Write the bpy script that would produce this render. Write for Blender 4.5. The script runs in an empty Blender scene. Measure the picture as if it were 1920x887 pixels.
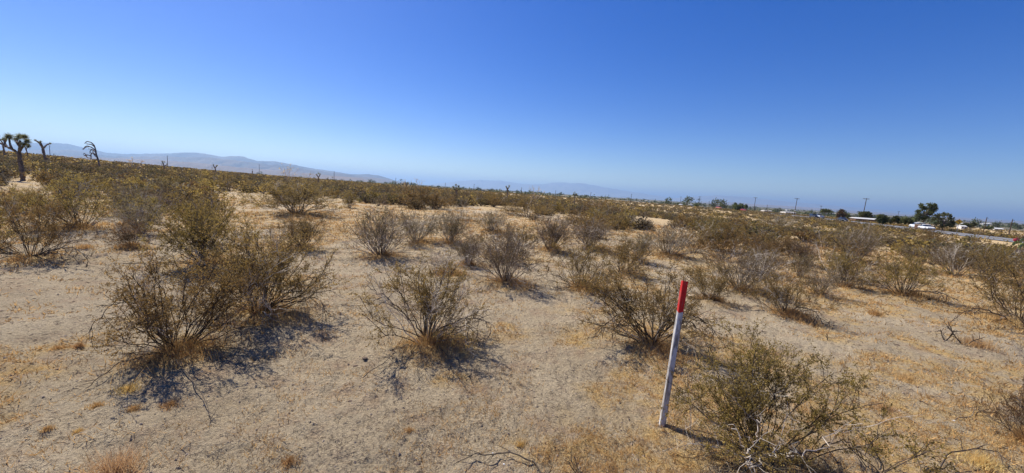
import bpy, math, random
import numpy as np
from mathutils import Vector, Matrix

# ------------------------------------------------------------------ camera, sky, sun, exposure
SC = bpy.context.scene
COL = SC.collection
W0, H0, F0 = 1920.0, 887.0, 720.0          # size of the photograph and focal length in its pixels
PITCH, ROLL, CAMZ = math.radians(6.83), math.radians(3.70), 1.60
cam_d = bpy.data.cameras.new('camera')
cam_d.sensor_width = 36.0
cam_d.lens = 36.0 * F0 / W0
cam_d.clip_start, cam_d.clip_end = 0.05, 200000.0
cam = bpy.data.objects.new('camera', cam_d)
COL.objects.link(cam)
CM = Matrix.Rotation(math.pi / 2 - PITCH, 3, 'X') @ Matrix.Rotation(ROLL, 3, 'Z')
cam.matrix_world = Matrix.Translation((0, 0, CAMZ)) @ CM.to_4x4()
SC.camera = cam
CMn = np.array(CM)

SUN_ELEV, SUN_AZ = math.radians(50), math.radians(-47)     # azimuth measured from +Y towards +X
sun_dir = Vector((math.sin(SUN_AZ) * math.cos(SUN_ELEV), math.cos(SUN_AZ) * math.cos(SUN_ELEV), math.sin(SUN_ELEV)))
world = bpy.data.worlds.new('World'); SC.world = world; world.use_nodes = True
wn, wl = world.node_tree.nodes, world.node_tree.links
wn.clear()
sky = wn.new('ShaderNodeTexSky'); sky.sky_type = 'NISHITA'; sky.sun_disc = False
sky.sun_elevation = SUN_ELEV; sky.sun_rotation = SUN_AZ % (2 * math.pi)
sky.altitude = 800; sky.air_density = 1.0; sky.dust_density = 0.6; sky.ozone_density = 4.0
hsv = wn.new('ShaderNodeHueSaturation'); hsv.inputs['Saturation'].default_value = 1.42
hsv.inputs['Hue'].default_value = 0.521
bg = wn.new('ShaderNodeBackground'); bg.inputs['Strength'].default_value = 0.088
wo = wn.new('ShaderNodeOutputWorld')
wl.new(sky.outputs[0], hsv.inputs['Color']); wl.new(hsv.outputs[0], bg.inputs['Color']); wl.new(bg.outputs[0], wo.inputs['Surface'])
sun_d = bpy.data.lights.new('sun', 'SUN'); sun_d.energy = 5.0; sun_d.angle = math.radians(0.53); sun_d.color = (1.0, 0.95, 0.87)
sun = bpy.data.objects.new('sun', sun_d); COL.objects.link(sun)
sun.rotation_euler = sun_dir.to_track_quat('Z', 'Y').to_euler()
SC.view_settings.view_transform = 'Standard'; SC.view_settings.look = 'None'
SC.view_settings.exposure = 0.50; SC.view_settings.gamma = 1.0
SC.cycles.max_bounces = 6; SC.cycles.diffuse_bounces = 3; SC.cycles.transmission_bounces = 4
SC.cycles.volume_bounces = 0; SC.cycles.use_denoising = True

rng = np.random.default_rng(11)
random.seed(11)

# ------------------------------------------------------------------ noise and terrain height
_T = np.random.default_rng(5).random((256, 256)).astype(np.float64)
def vnoise(x, y):
    xi = np.floor(x).astype(np.int64); yi = np.floor(y).astype(np.int64)
    fx = x - xi; fy = y - yi
    fx = fx * fx * (3 - 2 * fx); fy = fy * fy * (3 - 2 * fy)
    a = _T[xi & 255, yi & 255]; b = _T[(xi + 1) & 255, yi & 255]
    c = _T[xi & 255, (yi + 1) & 255]; d = _T[(xi + 1) & 255, (yi + 1) & 255]
    return (a * (1 - fx) + b * fx) * (1 - fy) + (c * (1 - fx) + d * fx) * fy
def fbm(x, y, o=4):
    s = 0; a = .5; n = 0
    for k in range(o):
        s = s + a * vnoise(x * 2 ** k + 17.3 * k, y * 2 ** k - 9.1 * k); n += a; a *= .5
    return s / n
def sstep(a, b, x):
    t = np.clip((x - a) / (b - a), 0, 1)
    return t * t * (3 - 2 * t)

ROAD_Z = -1.9
def px_dir(px, py):
    d = np.array([(px - W0 / 2) / F0, -(py - H0 / 2) / F0, -1.0])
    return CMn @ d
def px_at_z(px, py, z):
    d = px_dir(px, py); t = (z - CAMZ) / d[2]
    return np.array([d[0] * t, d[1] * t, z])
ROADP = [px_at_z(a, b, ROAD_Z)[:2] for a, b in ((1896, 450.5), (1800, 439.3), (1700, 427.6), (1600, 416.3), (1500, 405.6), (1420, 397.9), (1367, 393.2))]
_a, _b = ROADP[0], ROADP[1]; ROADP.insert(0, _a + (_a - _b) * 5)
_a, _b = ROADP[-1], ROADP[-2]; _dv = (_a - _b) / np.linalg.norm(_a - _b); ROADP.append(_a + _dv * 900)
ROADP = np.array(ROADP)
def smooth_road(P, it=3):
    for _ in range(it):
        Q = [P[0]]
        for i in range(len(P) - 1):
            Q += [P[i] * .75 + P[i + 1] * .25, P[i] * .25 + P[i + 1] * .75]
        Q.append(P[-1]); P = np.array(Q)
    return P
ROADC = smooth_road(ROADP)
def road_dist(x, y):
    d = np.full(np.shape(x), 1e9)
    P = ROADC[::4] if (len(ROADC) - 1) % 4 == 0 else np.vstack([ROADC[::4], ROADC[-1:]])
    for i in range(len(P) - 1):
        a, b = P[i], P[i + 1]; ab = b - a; L = ab @ ab
        t = np.clip(((x - a[0]) * ab[0] + (y - a[1]) * ab[1]) / L, 0, 1)
        d = np.minimum(d, np.hypot(x - a[0] - t * ab[0], y - a[1] - t * ab[1]))
    return d
_CU = np.array([-3, -1.35, -.875, -.42, 0, .4, .7, 1.0, 1.4, 3])
_CH = np.array([2.9, 2.9, 1.5, .1, -.9, -1.6, -2.2, -2.5, -2.6, -2.6])
MOUNDS = []
def Hmacro(x, y):
    x = np.asarray(x, float); y = np.asarray(y, float)
    r = np.hypot(x, y)
    az = np.arctan2(x, np.maximum(y, 1e-6) + np.where(y < 0, 1e-6, 0))
    u = np.tan(np.clip(az, -1.25, 1.25)); u = np.where(y <= 0, np.where(x < 0, -3, 3), u)
    hc = np.interp(u, _CU, _CH)
    up = hc * sstep(20, 190, r); dn = hc * sstep(12, 85, r)
    h = np.where(hc > 0, up, dn * sstep(-.1, .3, u) + (1 - sstep(-.1, .3, u)) * hc * sstep(20, 170, r))
    h = h + .35 * (fbm(x * .035 + 5, y * .035) - .5) * sstep(14, 50, r) * (1 - sstep(300, 600, r))
    dr = sstep(260, 950, r)
    h = h * (1 - dr) + (-9.0 + 2.0 * (fbm(x * .0012, y * .0012, 3) - .5)) * dr
    w = 1 - sstep(7, 19, road_dist(x, y))
    return h * (1 - w) + (ROAD_Z - .05) * w
def Hmicro(x, y):
    r = np.hypot(x, y)
    f = 1 - sstep(25, 60, r); g = 1 - sstep(9, 22, r)
    n1 = fbm(x * .9, y * .9, 3) - .5
    n2 = fbm(x * 4.2 + 3, y * 4.2, 3) - .5
    n3 = vnoise(x * 15, y * 15) - .5; n4 = vnoise(x * 37 + 8, y * 37) - .5
    dent = np.clip(vnoise(x * 5.5 + 40, y * 5.5 + 9) - .72, 0, 1)
    h = f * (.09 * n1 + .05 * n2) + g * (.020 * n3 + .012 * n4 - .10 * dent - .09 * np.clip(vnoise(x * 14 + 4, y * 14 + 77) - .80, 0, 1))
    for (mx, my, ms, mh) in MOUNDS:
        d2 = (x - mx) ** 2 + (y - my) ** 2
        h = h + mh * np.exp(-d2 / (2 * ms * ms))
    return h
def Hz(x, y):
    return Hmacro(x, y) + Hmicro(x, y)
Z00 = 0.0
_tt = np.exp(np.linspace(math.log(.8), math.log(3000), 1600))
def ground_hit(px, py, tmax=3000):
    d = px_dir(px, py)
    X = d[0] * _tt; Y = d[1] * _tt; Zr = CAMZ + d[2] * _tt
    g = Hmacro(X, Y); k = np.nonzero((Zr < g) & (_tt < tmax))[0]
    if len(k) == 0: return None
    k = k[0]
    if k > 0:
        a = Zr[k - 1] - g[k - 1]; b = g[k] - Zr[k]; f = a / (a + b)
        return np.array([X[k - 1] + (X[k] - X[k - 1]) * f, Y[k - 1] + (Y[k] - Y[k - 1]) * f])
    return np.array([X[k], Y[k]])
def at_depth(px, py, Y):
    d = px_dir(px, py); t = Y / d[1]
    return np.array([d[0] * t, Y, CAMZ + d[2] * t])
def depth_of(p):
    return float(np.dot(np.array(p) - np.array([0, 0, CAMZ]), -CMn[:, 2]))
def project(p):
    q = CMn.T @ (np.array(p) - np.array([0, 0, CAMZ]))
    return W0 / 2 + F0 * q[0] / -q[2], H0 / 2 - F0 * q[1] / -q[2]

# ------------------------------------------------------------------ materials
def mat(name, color, rough=.85, spec=.2, metal=0, var=0.0, vscale=8, bump=0.0, bscale=60, transl=0.0, rnd=0.0, coord='Object', color2=None, bdist=.01):
    m = bpy.data.materials.new(name); m.use_nodes = True
    n, l = m.node_tree.nodes, m.node_tree.links
    b = n['Principled BSDF']; out = n['Material Output']
    b.inputs['Roughness'].default_value = rough; b.inputs['Metallic'].default_value = metal
    b.inputs['Specular IOR Level'].default_value = spec
    b.inputs['Base Color'].default_value = (*color, 1)
    tc = n.new('ShaderNodeTexCoord'); last = None
    if var > 0 or color2:
        nz = n.new('ShaderNodeTexNoise'); nz.inputs['Scale'].default_value = vscale; nz.inputs['Detail'].default_value = 5
        l.new(tc.outputs[coord], nz.inputs['Vector'])
        cr = n.new('ShaderNodeValToRGB')
        c2 = color2 or tuple(c * (1 - var) for c in color); c1 = color if color2 else tuple(min(1, c * (1 + var)) for c in color)
        cr.color_ramp.elements[0].position = .36; cr.color_ramp.elements[1].position = .64
        cr.color_ramp.elements[0].color = (*c2, 1); cr.color_ramp.elements[1].color = (*c1, 1)
        l.new(nz.outputs['Fac'], cr.inputs['Fac']); last = cr.outputs['Color']
    if rnd > 0:
        if last is None:
            rg = n.new('ShaderNodeRGB'); rg.outputs[0].default_value = (*color, 1); last = rg.outputs[0]
        gi = n.new('ShaderNodeNewGeometry'); oi = n.new('ShaderNodeObjectInfo')
        hs = n.new('ShaderNodeHueSaturation')
        mv = n.new('ShaderNodeMapRange'); mv.inputs['To Min'].default_value = 1 - rnd; mv.inputs['To Max'].default_value = 1 + rnd
        l.new(gi.outputs['Random Per Island'], mv.inputs['Value'])
        mo = n.new('ShaderNodeMapRange'); mo.inputs['To Min'].default_value = .8; mo.inputs['To Max'].default_value = 1.2
        l.new(oi.outputs['Random'], mo.inputs['Value'])
        mm = n.new('ShaderNodeMath'); mm.operation = 'MULTIPLY'
        l.new(mv.outputs[0], mm.inputs[0]); l.new(mo.outputs[0], mm.inputs[1])
        mh = n.new('ShaderNodeMapRange'); mh.inputs['To Min'].default_value = .485; mh.inputs['To Max'].default_value = .515
        l.new(oi.outputs['Random'], mh.inputs['Value'])
        l.new(mm.outputs[0], hs.inputs['Value']); l.new(mh.outputs[0], hs.inputs['Hue']); l.new(last, hs.inputs['Color']); last = hs.outputs[0]
    if last is not None: l.new(last, b.inputs['Base Color'])
    if bump > 0:
        nb = n.new('ShaderNodeTexNoise'); nb.inputs['Scale'].default_value = bscale; nb.inputs['Detail'].default_value = 4
        l.new(tc.outputs[coord], nb.inputs['Vector'])
        bp = n.new('ShaderNodeBump'); bp.inputs['Strength'].default_value = bump; bp.inputs['Distance'].default_value = bdist
        l.new(nb.outputs['Fac'], bp.inputs['Height']); l.new(bp.outputs[0], b.inputs['Normal'])
    if transl > 0:
        t = n.new('ShaderNodeBsdfTranslucent'); mx = n.new('ShaderNodeMixShader'); mx.inputs[0].default_value = transl
        if last is not None: l.new(last, t.inputs['Color'])
        else: t.inputs['Color'].default_value = (*color, 1)
        l.new(b.outputs[0], mx.inputs[1]); l.new(t.outputs[0], mx.inputs[2]); l.new(mx.outputs[0], out.inputs['Surface'])
    return m

M = {}
M['leaf_olive'] = mat('leaf_olive', (.38, .25, .068), .6, .3, rnd=.55, transl=.5, color2=(.23, .155, .048), vscale=3)
M['leaf_green'] = mat('leaf_green', (.36, .26, .062), .6, .3, rnd=.45, transl=.5, color2=(.22, .155, .045), vscale=3)
M['leaf_brown'] = mat('leaf_brown', (.25, .14, .058), .8, .15, rnd=.4, transl=.45, color2=(.17, .115, .045), vscale=3)
M['leaf_grey'] = mat('leaf_grey', (.27, .20, .10), .8, .15, rnd=.4, transl=.45, color2=(.17, .13, .06), vscale=3)
M['scrub_brown'] = mat('scrub_brown', (.17, .115, .055), .9, .1, rnd=.45, transl=.3)  # far scrub colours: darkened to stand in for self-shadow the coarse flakes lack
M['scrub_grey'] = mat('scrub_grey', (.15, .12, .08), .9, .1, rnd=.45, transl=.25)
M['scrub_dark'] = mat('scrub_dark', (.13, .105, .045), .9, .1, rnd=.45, transl=.3)
M['stem_dark'] = mat('stem_dark', (.085, .064, .046), .8, .2, rnd=.4, var=.4, vscale=9)
M['stem_grey'] = mat('stem_grey', (.185, .14, .095), .75, .25, rnd=.5, var=.4, vscale=9)
M['twig_pale'] = mat('twig_pale', (.50, .43, .34), .7, .3, rnd=.3, var=.3, vscale=9)
M['straw'] = mat('straw', (.68, .45, .18), .8, .2, rnd=.35, transl=.4, color2=(.54, .35, .13), vscale=.8)
M['straw_pale'] = mat('straw_pale', (.76, .55, .26), .75, .2, rnd=.3, transl=.45, color2=(.62, .42, .19), vscale=.8)
M['litter'] = mat('litter', (.12, .085, .065), .9, .1, rnd=.5)
M['pebble'] = mat('pebble', (.36, .295, .215), .9, .2, rnd=.35)
M['bark'] = mat('bark', (.19, .145, .11), .95, .1, var=.4, vscale=6, bump=.8, bscale=14, bdist=.05)
M['bark_dead'] = mat('bark_dead', (.16, .13, .115), .95, .1, var=.45, vscale=5, bump=.8, bscale=12, bdist=.05)
M['spike'] = mat('spike', (.24, .24, .11), .55, .35, rnd=.35, transl=.35)
M['skirt'] = mat('skirt', (.20, .15, .09), .9, .1, rnd=.35, transl=.1)
M['pine'] = mat('pine', (.19, .20, .08), .7, .25, rnd=.4, transl=.3, color2=(.09, .10, .042), vscale=.5)
M['tree_green'] = mat('tree_green', (.17, .175, .07), .7, .2, rnd=.4, transl=.3, color2=(.07, .08, .03), vscale=.4)
M['tree_dry'] = mat('tree_dry', (.17, .11, .06), .8, .1, rnd=.4, transl=.2, color2=(.10, .075, .04), vscale=.5)
M['pole_wood'] = mat('pole_wood', (.085, .062, .048), .9, .1, var=.3, vscale=3)
M['insulator'] = mat('insulator', (.30, .30, .28), .3, .5)
M['asphalt'] = mat('asphalt', (.16, .16, .163), .8, .3, var=.15, vscale=.6, bump=.3, bscale=30)
M['line_white'] = mat('line_white', (.72, .72, .70), .6, .3, var=.1, vscale=2)
M['line_yellow'] = mat('line_yellow', (.62, .40, .05), .6, .3, var=.1, vscale=2)
M['tyre'] = mat('tyre', (.02, .02, .021), .85, .2, bump=.2, bscale=40)
M['rim'] = mat('rim', (.45, .45, .46), .35, .5, metal=.8)
M['glass_dark'] = mat('glass_dark', (.02, .024, .03), .08, .7)
M['lamp_red'] = mat('lamp_red', (.45, .02, .015), .25, .5)
M['lamp_white'] = mat('lamp_white', (.75, .75, .72), .2, .5)
M['plaster_white'] = mat('plaster_white', (.72, .70, .65), .9, .1, var=.08, vscale=.5)
M['plaster_tan'] = mat('plaster_tan', (.46, .38, .28), .9, .1, var=.1, vscale=.5)
M['roof_white'] = mat('roof_white', (.55, .54, .52), .7, .2, var=.06, vscale=.4)
M['roof_brown'] = mat('roof_brown', (.20, .14, .11), .9, .1, var=.2, vscale=.4)
M['sign_yellow'] = mat('sign_yellow', (.80, .42, .02), .5, .4, var=.05, vscale=3)
M['sign_black'] = mat('sign_black', (.02, .02, .02), .5, .3)
M['steel'] = mat('steel', (.28, .28, .28), .5, .4, metal=.6, var=.1)
M['brown_wall'] = mat('brown_wall', (.16, .095, .065), .9, .1, var=.25, vscale=1)
M['cactus'] = mat('cactus', (.24, .28, .085), .5, .4, var=.25, vscale=5, bump=.3, bscale=30)
M['cactus_old'] = mat('cactus_old', (.13, .09, .09), .7, .2, var=.35, vscale=5)
M['cactus_red'] = mat('cactus_red', (.38, .035, .05), .5, .4, var=.2, vscale=8)
def paint(name, c):
    M[name] = mat(name, c, .28, .5, var=.03, vscale=1.5)
paint('paint_white', (.78, .78, .77)); paint('paint_red', (.42, .035, .02)); paint('paint_dark', (.03, .032, .04))
paint('paint_silver', (.50, .52, .55)); paint('paint_orange', (.55, .16, .08))

# wooden stake: peeling white paint over grey timber, flat red paint at the top
def painted_wood(name, paintc, woodc, wear):
    m = bpy.data.materials.new(name); m.use_nodes = True
    n, l = m.node_tree.nodes, m.node_tree.links; b = n['Principled BSDF']
    b.inputs['Roughness'].default_value = .75; b.inputs['Specular IOR Level'].default_value = .25
    tc = n.new('ShaderNodeTexCoord'); mp = n.new('ShaderNodeMapping'); mp.inputs['Scale'].default_value = (9, 9, 1.1)
    l.new(tc.outputs['Object'], mp.inputs[0])
    g = n.new('ShaderNodeTexNoise'); g.inputs['Scale'].default_value = 9; g.inputs['Detail'].default_value = 8; g.inputs['Roughness'].default_value = .7
    l.new(mp.outputs[0], g.inputs['Vector'])
    cr = n.new('ShaderNodeValToRGB'); cr.color_ramp.elements[0].position = wear; cr.color_ramp.elements[1].position = wear + .12
    cr.color_ramp.elements[0].color = (*woodc, 1); cr.color_ramp.elements[1].color = (*paintc, 1)
    l.new(g.outputs['Fac'], cr.inputs[0]); l.new(cr.outputs[0], b.inputs['Base Color'])
    bp = n.new('ShaderNodeBump'); bp.inputs['Strength'].default_value = .5; bp.inputs['Distance'].default_value = .002
    l.new(g.outputs['Fac'], bp.inputs['Height']); l.new(bp.outputs[0], b.inputs['Normal'])
    return m
M['stake_white'] = painted_wood('stake_white', (.60, .59, .57), (.23, .20, .17), .43)
M['stake_red'] = painted_wood('stake_red', (.52, .020, .018), (.30, .09, .07), .36)

def ground_material():
    m = bpy.data.materials.new('desert_sand'); m.use_nodes = True
    n, l = m.node_tree.nodes, m.node_tree.links; b = n['Principled BSDF']
    b.inputs['Roughness'].default_value = .95; b.inputs['Specular IOR Level'].default_value = .08
    geo = n.new('ShaderNodeNewGeometry'); P = geo.outputs['Position']
    def noise(s, d=5, r=.6, vec=P, lac=2.0):
        k = n.new('ShaderNodeTexNoise'); k.inputs['Scale'].default_value = s; k.inputs['Detail'].default_value = d; k.inputs['Roughness'].default_value = r
        l.new(vec, k.inputs['Vector']); return k.outputs['Fac']
    def ramp(f, p0, p1, c0, c1):
        r = n.new('ShaderNodeValToRGB'); r.color_ramp.elements[0].position = p0; r.color_ramp.elements[1].position = p1
        r.color_ramp.elements[0].color = (*c0, 1); r.color_ramp.elements[1].color = (*c1, 1); l.new(f, r.inputs[0]); return r.outputs[0]
    def mix(f, a, c, mode='MIX'):
        k = n.new('ShaderNodeMix'); k.data_type = 'RGBA'; k.blend_type = mode
        if isinstance(f, float): k.inputs[0].default_value = f
        else: l.new(f, k.inputs[0])
        for s, v in ((6, a), (7, c)):
            if isinstance(v, tuple): k.inputs[s].default_value = (*v, 1)
            else: l.new(v, k.inputs[s])
        return k.outputs[2]
    def mul(a, c):
        k = n.new('ShaderNodeMath'); k.operation = 'MULTIPLY'
        for i, v in enumerate((a, c)):
            if isinstance(v, float): k.inputs[i].default_value = v
            else: l.new(v, k.inputs[i])
        return k.outputs[0]
    base = ramp(noise(.9), .35, .65, (.46, .365, .235), (.585, .475, .315))
    pinky = ramp(noise(2.3, 6, .7), .50, .66, (0, 0, 0), (1, 1, 1))
    base = mix(mul(pinky, .55), base, (.37, .235, .15))
    at = n.new('ShaderNodeAttribute'); at.attribute_name = 'straw'
    sn = ramp(noise(5.5, 8, .72), .40, .60, (0, 0, 0), (1, 1, 1))
    base = mix(mul(sn, at.outputs['Fac']), base, (.60, .41, .17))
    grain = ramp(noise(60, 6, .85), .30, .70, (.42, .41, .42), (1.42, 1.41, 1.38))
    base = mix(1.0, base, grain, 'MULTIPLY')
    dark = ramp(noise(24, 6, .85), .57, .66, (0, 0, 0), (1, 1, 1))
    base = mix(mul(dark, .75), base, (.13, .10, .08))
    spk = n.new('ShaderNodeTexVoronoi'); spk.inputs['Scale'].default_value = 70; l.new(P, spk.inputs['Vector'])
    lt = ramp(spk.outputs['Distance'], .08, .16, (1, 1, 1), (0, 0, 0))
    base = mix(mul(lt, .35), base, (.55, .48, .38))
    va = n.new('ShaderNodeAttribute'); va.attribute_name = 'valley'
    vm = n.new('ShaderNodeMapping'); vm.inputs['Scale'].default_value = (.6, 1.6, 1); l.new(P, vm.inputs[0])
    v1 = ramp(noise(.006, 5, .6, vm.outputs[0]), .42, .58, (.085, .085, .050), (.25, .20, .145))
    v2 = ramp(noise(.03, 5, .7), .45, .6, (.6, .65, .6), (1.25, 1.2, 1.15))
    v1 = mix(1.0, v1, v2, 'MULTIPLY')
    base = mix(va.outputs['Fac'], base, v1)
    l.new(base, b.inputs['Base Color'])
    h1 = noise(22, 6, .75); h2 = noise(130, 3, .7)
    ad = n.new('ShaderNodeMath'); ad.operation = 'MULTIPLY_ADD'; l.new(h2, ad.inputs[0]); ad.inputs[1].default_value = .35; l.new(h1, ad.inputs[2])
    bp = n.new('ShaderNodeBump'); bp.inputs['Strength'].default_value = 1.0; bp.inputs['Distance'].default_value = .06
    l.new(ad.outputs[0], bp.inputs['Height']); l.new(bp.outputs[0], b.inputs['Normal'])
    return m
M['ground'] = ground_material()

# ------------------------------------------------------------------ mesh helpers
class MB:
    def __init__(s): s.v = []; s.f = []; s.n = 0; s.mi = []
    def add(s, V, F, mi=0):
        V = np.asarray(V, float).reshape(-1, 3); F = np.asarray(F, int)
        s.v.append(V); s.f.append(F + s.n); s.mi.append(np.full(len(F), mi)); s.n += len(V)
    def box(s, c, size, rot=None, mi=0, taper=1.0):
        x, y, z = (k / 2 for k in size)
        V = np.array([(-x, -y, -z), (x, -y, -z), (x, y, -z), (-x, y, -z), (-x * taper, -y * taper, z), (x * taper, -y * taper, z), (x * taper, y * taper, z), (-x * taper, y * taper, z)])
        if rot is not None: V = V @ np.array(rot).T
        s.add(V + np.array(c), [(0, 3, 2, 1), (4, 5, 6, 7), (0, 1, 5, 4), (1, 2, 6, 5), (2, 3, 7, 6), (3, 0, 4, 7)], mi)
    def hexa(s, V, mi=0):
        s.add(V, [(0, 3, 2, 1), (4, 5, 6, 7), (0, 1, 5, 4), (1, 2, 6, 5), (2, 3, 7, 6), (3, 0, 4, 7)], mi)
    def cyl(s, a, b, r0, r1, n=10, mi=0):
        a = np.array(a, float); b = np.array(b, float)
        tubes(s, np.array([[a, b]]), np.array([[r0, r1]]), n, mi)
        for p, r, fl in ((a, r0, 1), (b, r1, 0)):
            pass
    def mesh(s, name, mats, smooth=False):
        me = bpy.data.meshes.new(name)
        V = np.vstack(s.v); me.vertices.add(len(V)); me.vertices.foreach_set('co', V.astype(np.float32).ravel())
        tot = np.concatenate([np.full(len(f), f.shape[1]) for f in s.f]); li = np.concatenate([f.ravel() for f in s.f])
        me.loops.add(len(li)); me.loops.foreach_set('vertex_index', li.astype(np.int32))
        st = np.concatenate([[0], np.cumsum(tot)[:-1]])
        me.polygons.add(len(tot)); me.polygons.foreach_set('loop_start', st.astype(np.int32))
        me.polygons.foreach_set('loop_total', tot.astype(np.int32))
        mi = np.concatenate(s.mi)
        if mi.any(): me.polygons.foreach_set('material_index', mi.astype(np.int32))
        me.polygons.foreach_set('use_smooth', np.full(len(tot), smooth))
        me.update(calc_edges=True)
        for k in (mats if isinstance(mats, (list, tuple)) else [mats]): me.materials.append(k)
        return me
def tubes(mb, P, R, sides=3, mi=0, cap=True):
    """P (m,n,3) polylines, R (m,n) radii"""
    m, n = R.shape
    T = np.empty_like(P); T[:, 1:-1] = P[:, 2:] - P[:, :-2]; T[:, 0] = P[:, 1] - P[:, 0]; T[:, -1] = P[:, -1] - P[:, -2]
    T /= np.linalg.norm(T, axis=2, keepdims=True) + 1e-12
    D = P[:, -1] - P[:, 0]; D = D / (np.linalg.norm(D, axis=1, keepdims=True) + 1e-12)
    ref = np.where(np.abs(D[:, 2:3]) < .8, np.array([[0, 0, 1.]]), np.array([[1., 0, 0]]))[:, None, :]
    A = np.cross(T, np.broadcast_to(ref, T.shape)); A /= np.linalg.norm(A, axis=2, keepdims=True) + 1e-9
    B = np.cross(T, A)
    th = np.arange(sides) * 2 * math.pi / sides
    V = P[:, :, None, :] + R[:, :, None, None] * (A[:, :, None, :] * np.cos(th)[None, None, :, None] + B[:, :, None, :] * np.sin(th)[None, None, :, None])
    idx = np.arange(m * n * sides).reshape(m, n, sides)
    a = idx[:, :-1, :]; b = np.roll(a, -1, axis=2); c = idx[:, 1:, :]; d = np.roll(c, -1, axis=2)
    F = np.stack([a, b, d, c], -1).reshape(-1, 4)
    base = mb.n
    mb.add(V.reshape(-1, 3), F, mi)
    if cap and sides > 3:
        for e, o in ((0, -1), (n - 1, 1)):
            Fc = idx[:, e, ::o]; mb.f.append(Fc + base); mb.mi.append(np.full(len(Fc), mi))
def leaves(mb, rg, C, L, Wd, mi=0, up=0.3):
    """diamond leaf quads at points C"""
    m = len(C)
    d = rg.normal(size=(m, 3)); d[:, 2] += up; d /= np.linalg.norm(d, axis=1, keepdims=True)
    s = np.cross(d, rg.normal(size=(m, 3))); s /= np.linalg.norm(s, axis=1, keepdims=True)
    nrm = np.cross(d, s)
    L = np.asarray(L) * (0.7 + .6 * rg.random(m)); Wd = np.asarray(Wd) * (0.7 + .6 * rg.random(m))
    L = L[:, None]; Wd = Wd[:, None]
    V = np.stack([C, C + d * L * .5 + s * Wd * .5 + nrm * Wd * .15, C + d * L, C + d * L * .5 - s * Wd * .5 + nrm * Wd * .15], 1)
    mb.add(V.reshape(-1, 3), np.arange(4 * m).reshape(m, 4), mi)
def blades(mb, rg, C, L, Wd, lean=.5, mi=0):
    m = len(C)
    d = rg.normal(size=(m, 3)) * lean; d[:, 2] = np.abs(d[:, 2]) * .3 + 1; d /= np.linalg.norm(d, axis=1, keepdims=True)
    s = np.cross(d, rg.normal(size=(m, 3))); s /= np.linalg.norm(s, axis=1, keepdims=True) + 1e-9
    L = (np.asarray(L) * np.ones(m) * (.5 + .9 * rg.random(m)))[:, None]; Wd = (np.asarray(Wd) * np.ones(m))[:, None]
    V = np.stack([C - s * Wd * .5, C + s * Wd * .5, C + d * L], 1)
    mb.add(V.reshape(-1, 3), np.arange(3 * m).reshape(m, 3), mi)
def grow(rg, pos, d, L, n, wig, bend=0.0):
    m = len(pos); P = np.empty((m, n, 3)); P[:, 0] = pos; d = d / np.linalg.norm(d, axis=1, keepdims=True)
    st = (np.asarray(L) / (n - 1))[:, None]; bend = np.broadcast_to(np.asarray(bend, float), (m,))
    for k in range(1, n):
        d = d + rg.normal(size=(m, 3)) * wig; d[:, 2] += bend
        d = d / np.linalg.norm(d, axis=1, keepdims=True)
        P[:, k] = P[:, k - 1] + d * st
    return P
def along(rg, P, cnt, t0=.3, t1=1.0):
    """cnt children per polyline: returns positions, parent directions, t"""
    m, n, _ = P.shape
    i = np.repeat(np.arange(m), cnt); t = t0 + (t1 - t0) * rg.random(len(i)); x = t * (n - 1); k = np.minimum(x.astype(int), n - 2); f = (x - k)[:, None]
    pos = P[i, k] * (1 - f) + P[i, k + 1] * f; d = P[i, k + 1] - P[i, k]; d /= np.linalg.norm(d, axis=1, keepdims=True) + 1e-9
    return pos, d, t, i

def tag(o, label=None, cat=None, group=None, kind=None):
    if label: o['label'] = label
    if cat: o['category'] = cat
    if group: o['group'] = group
    if kind: o['kind'] = kind
    return o
def obj(name, me, parent=None):
    if isinstance(me, tuple): me = me[0].mesh(name, *me[1:])
    o = bpy.data.objects.new(name, me); COL.objects.link(o)
    if parent is not None: o.parent = parent
    return o
def empty(name, loc, rz=0.0, scale=(1, 1, 1)):
    o = bpy.data.objects.new(name, None); COL.objects.link(o); o.location = loc; o.rotation_euler = (0, 0, rz); o.scale = scale
    o.empty_display_size = .2
    return o

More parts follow.
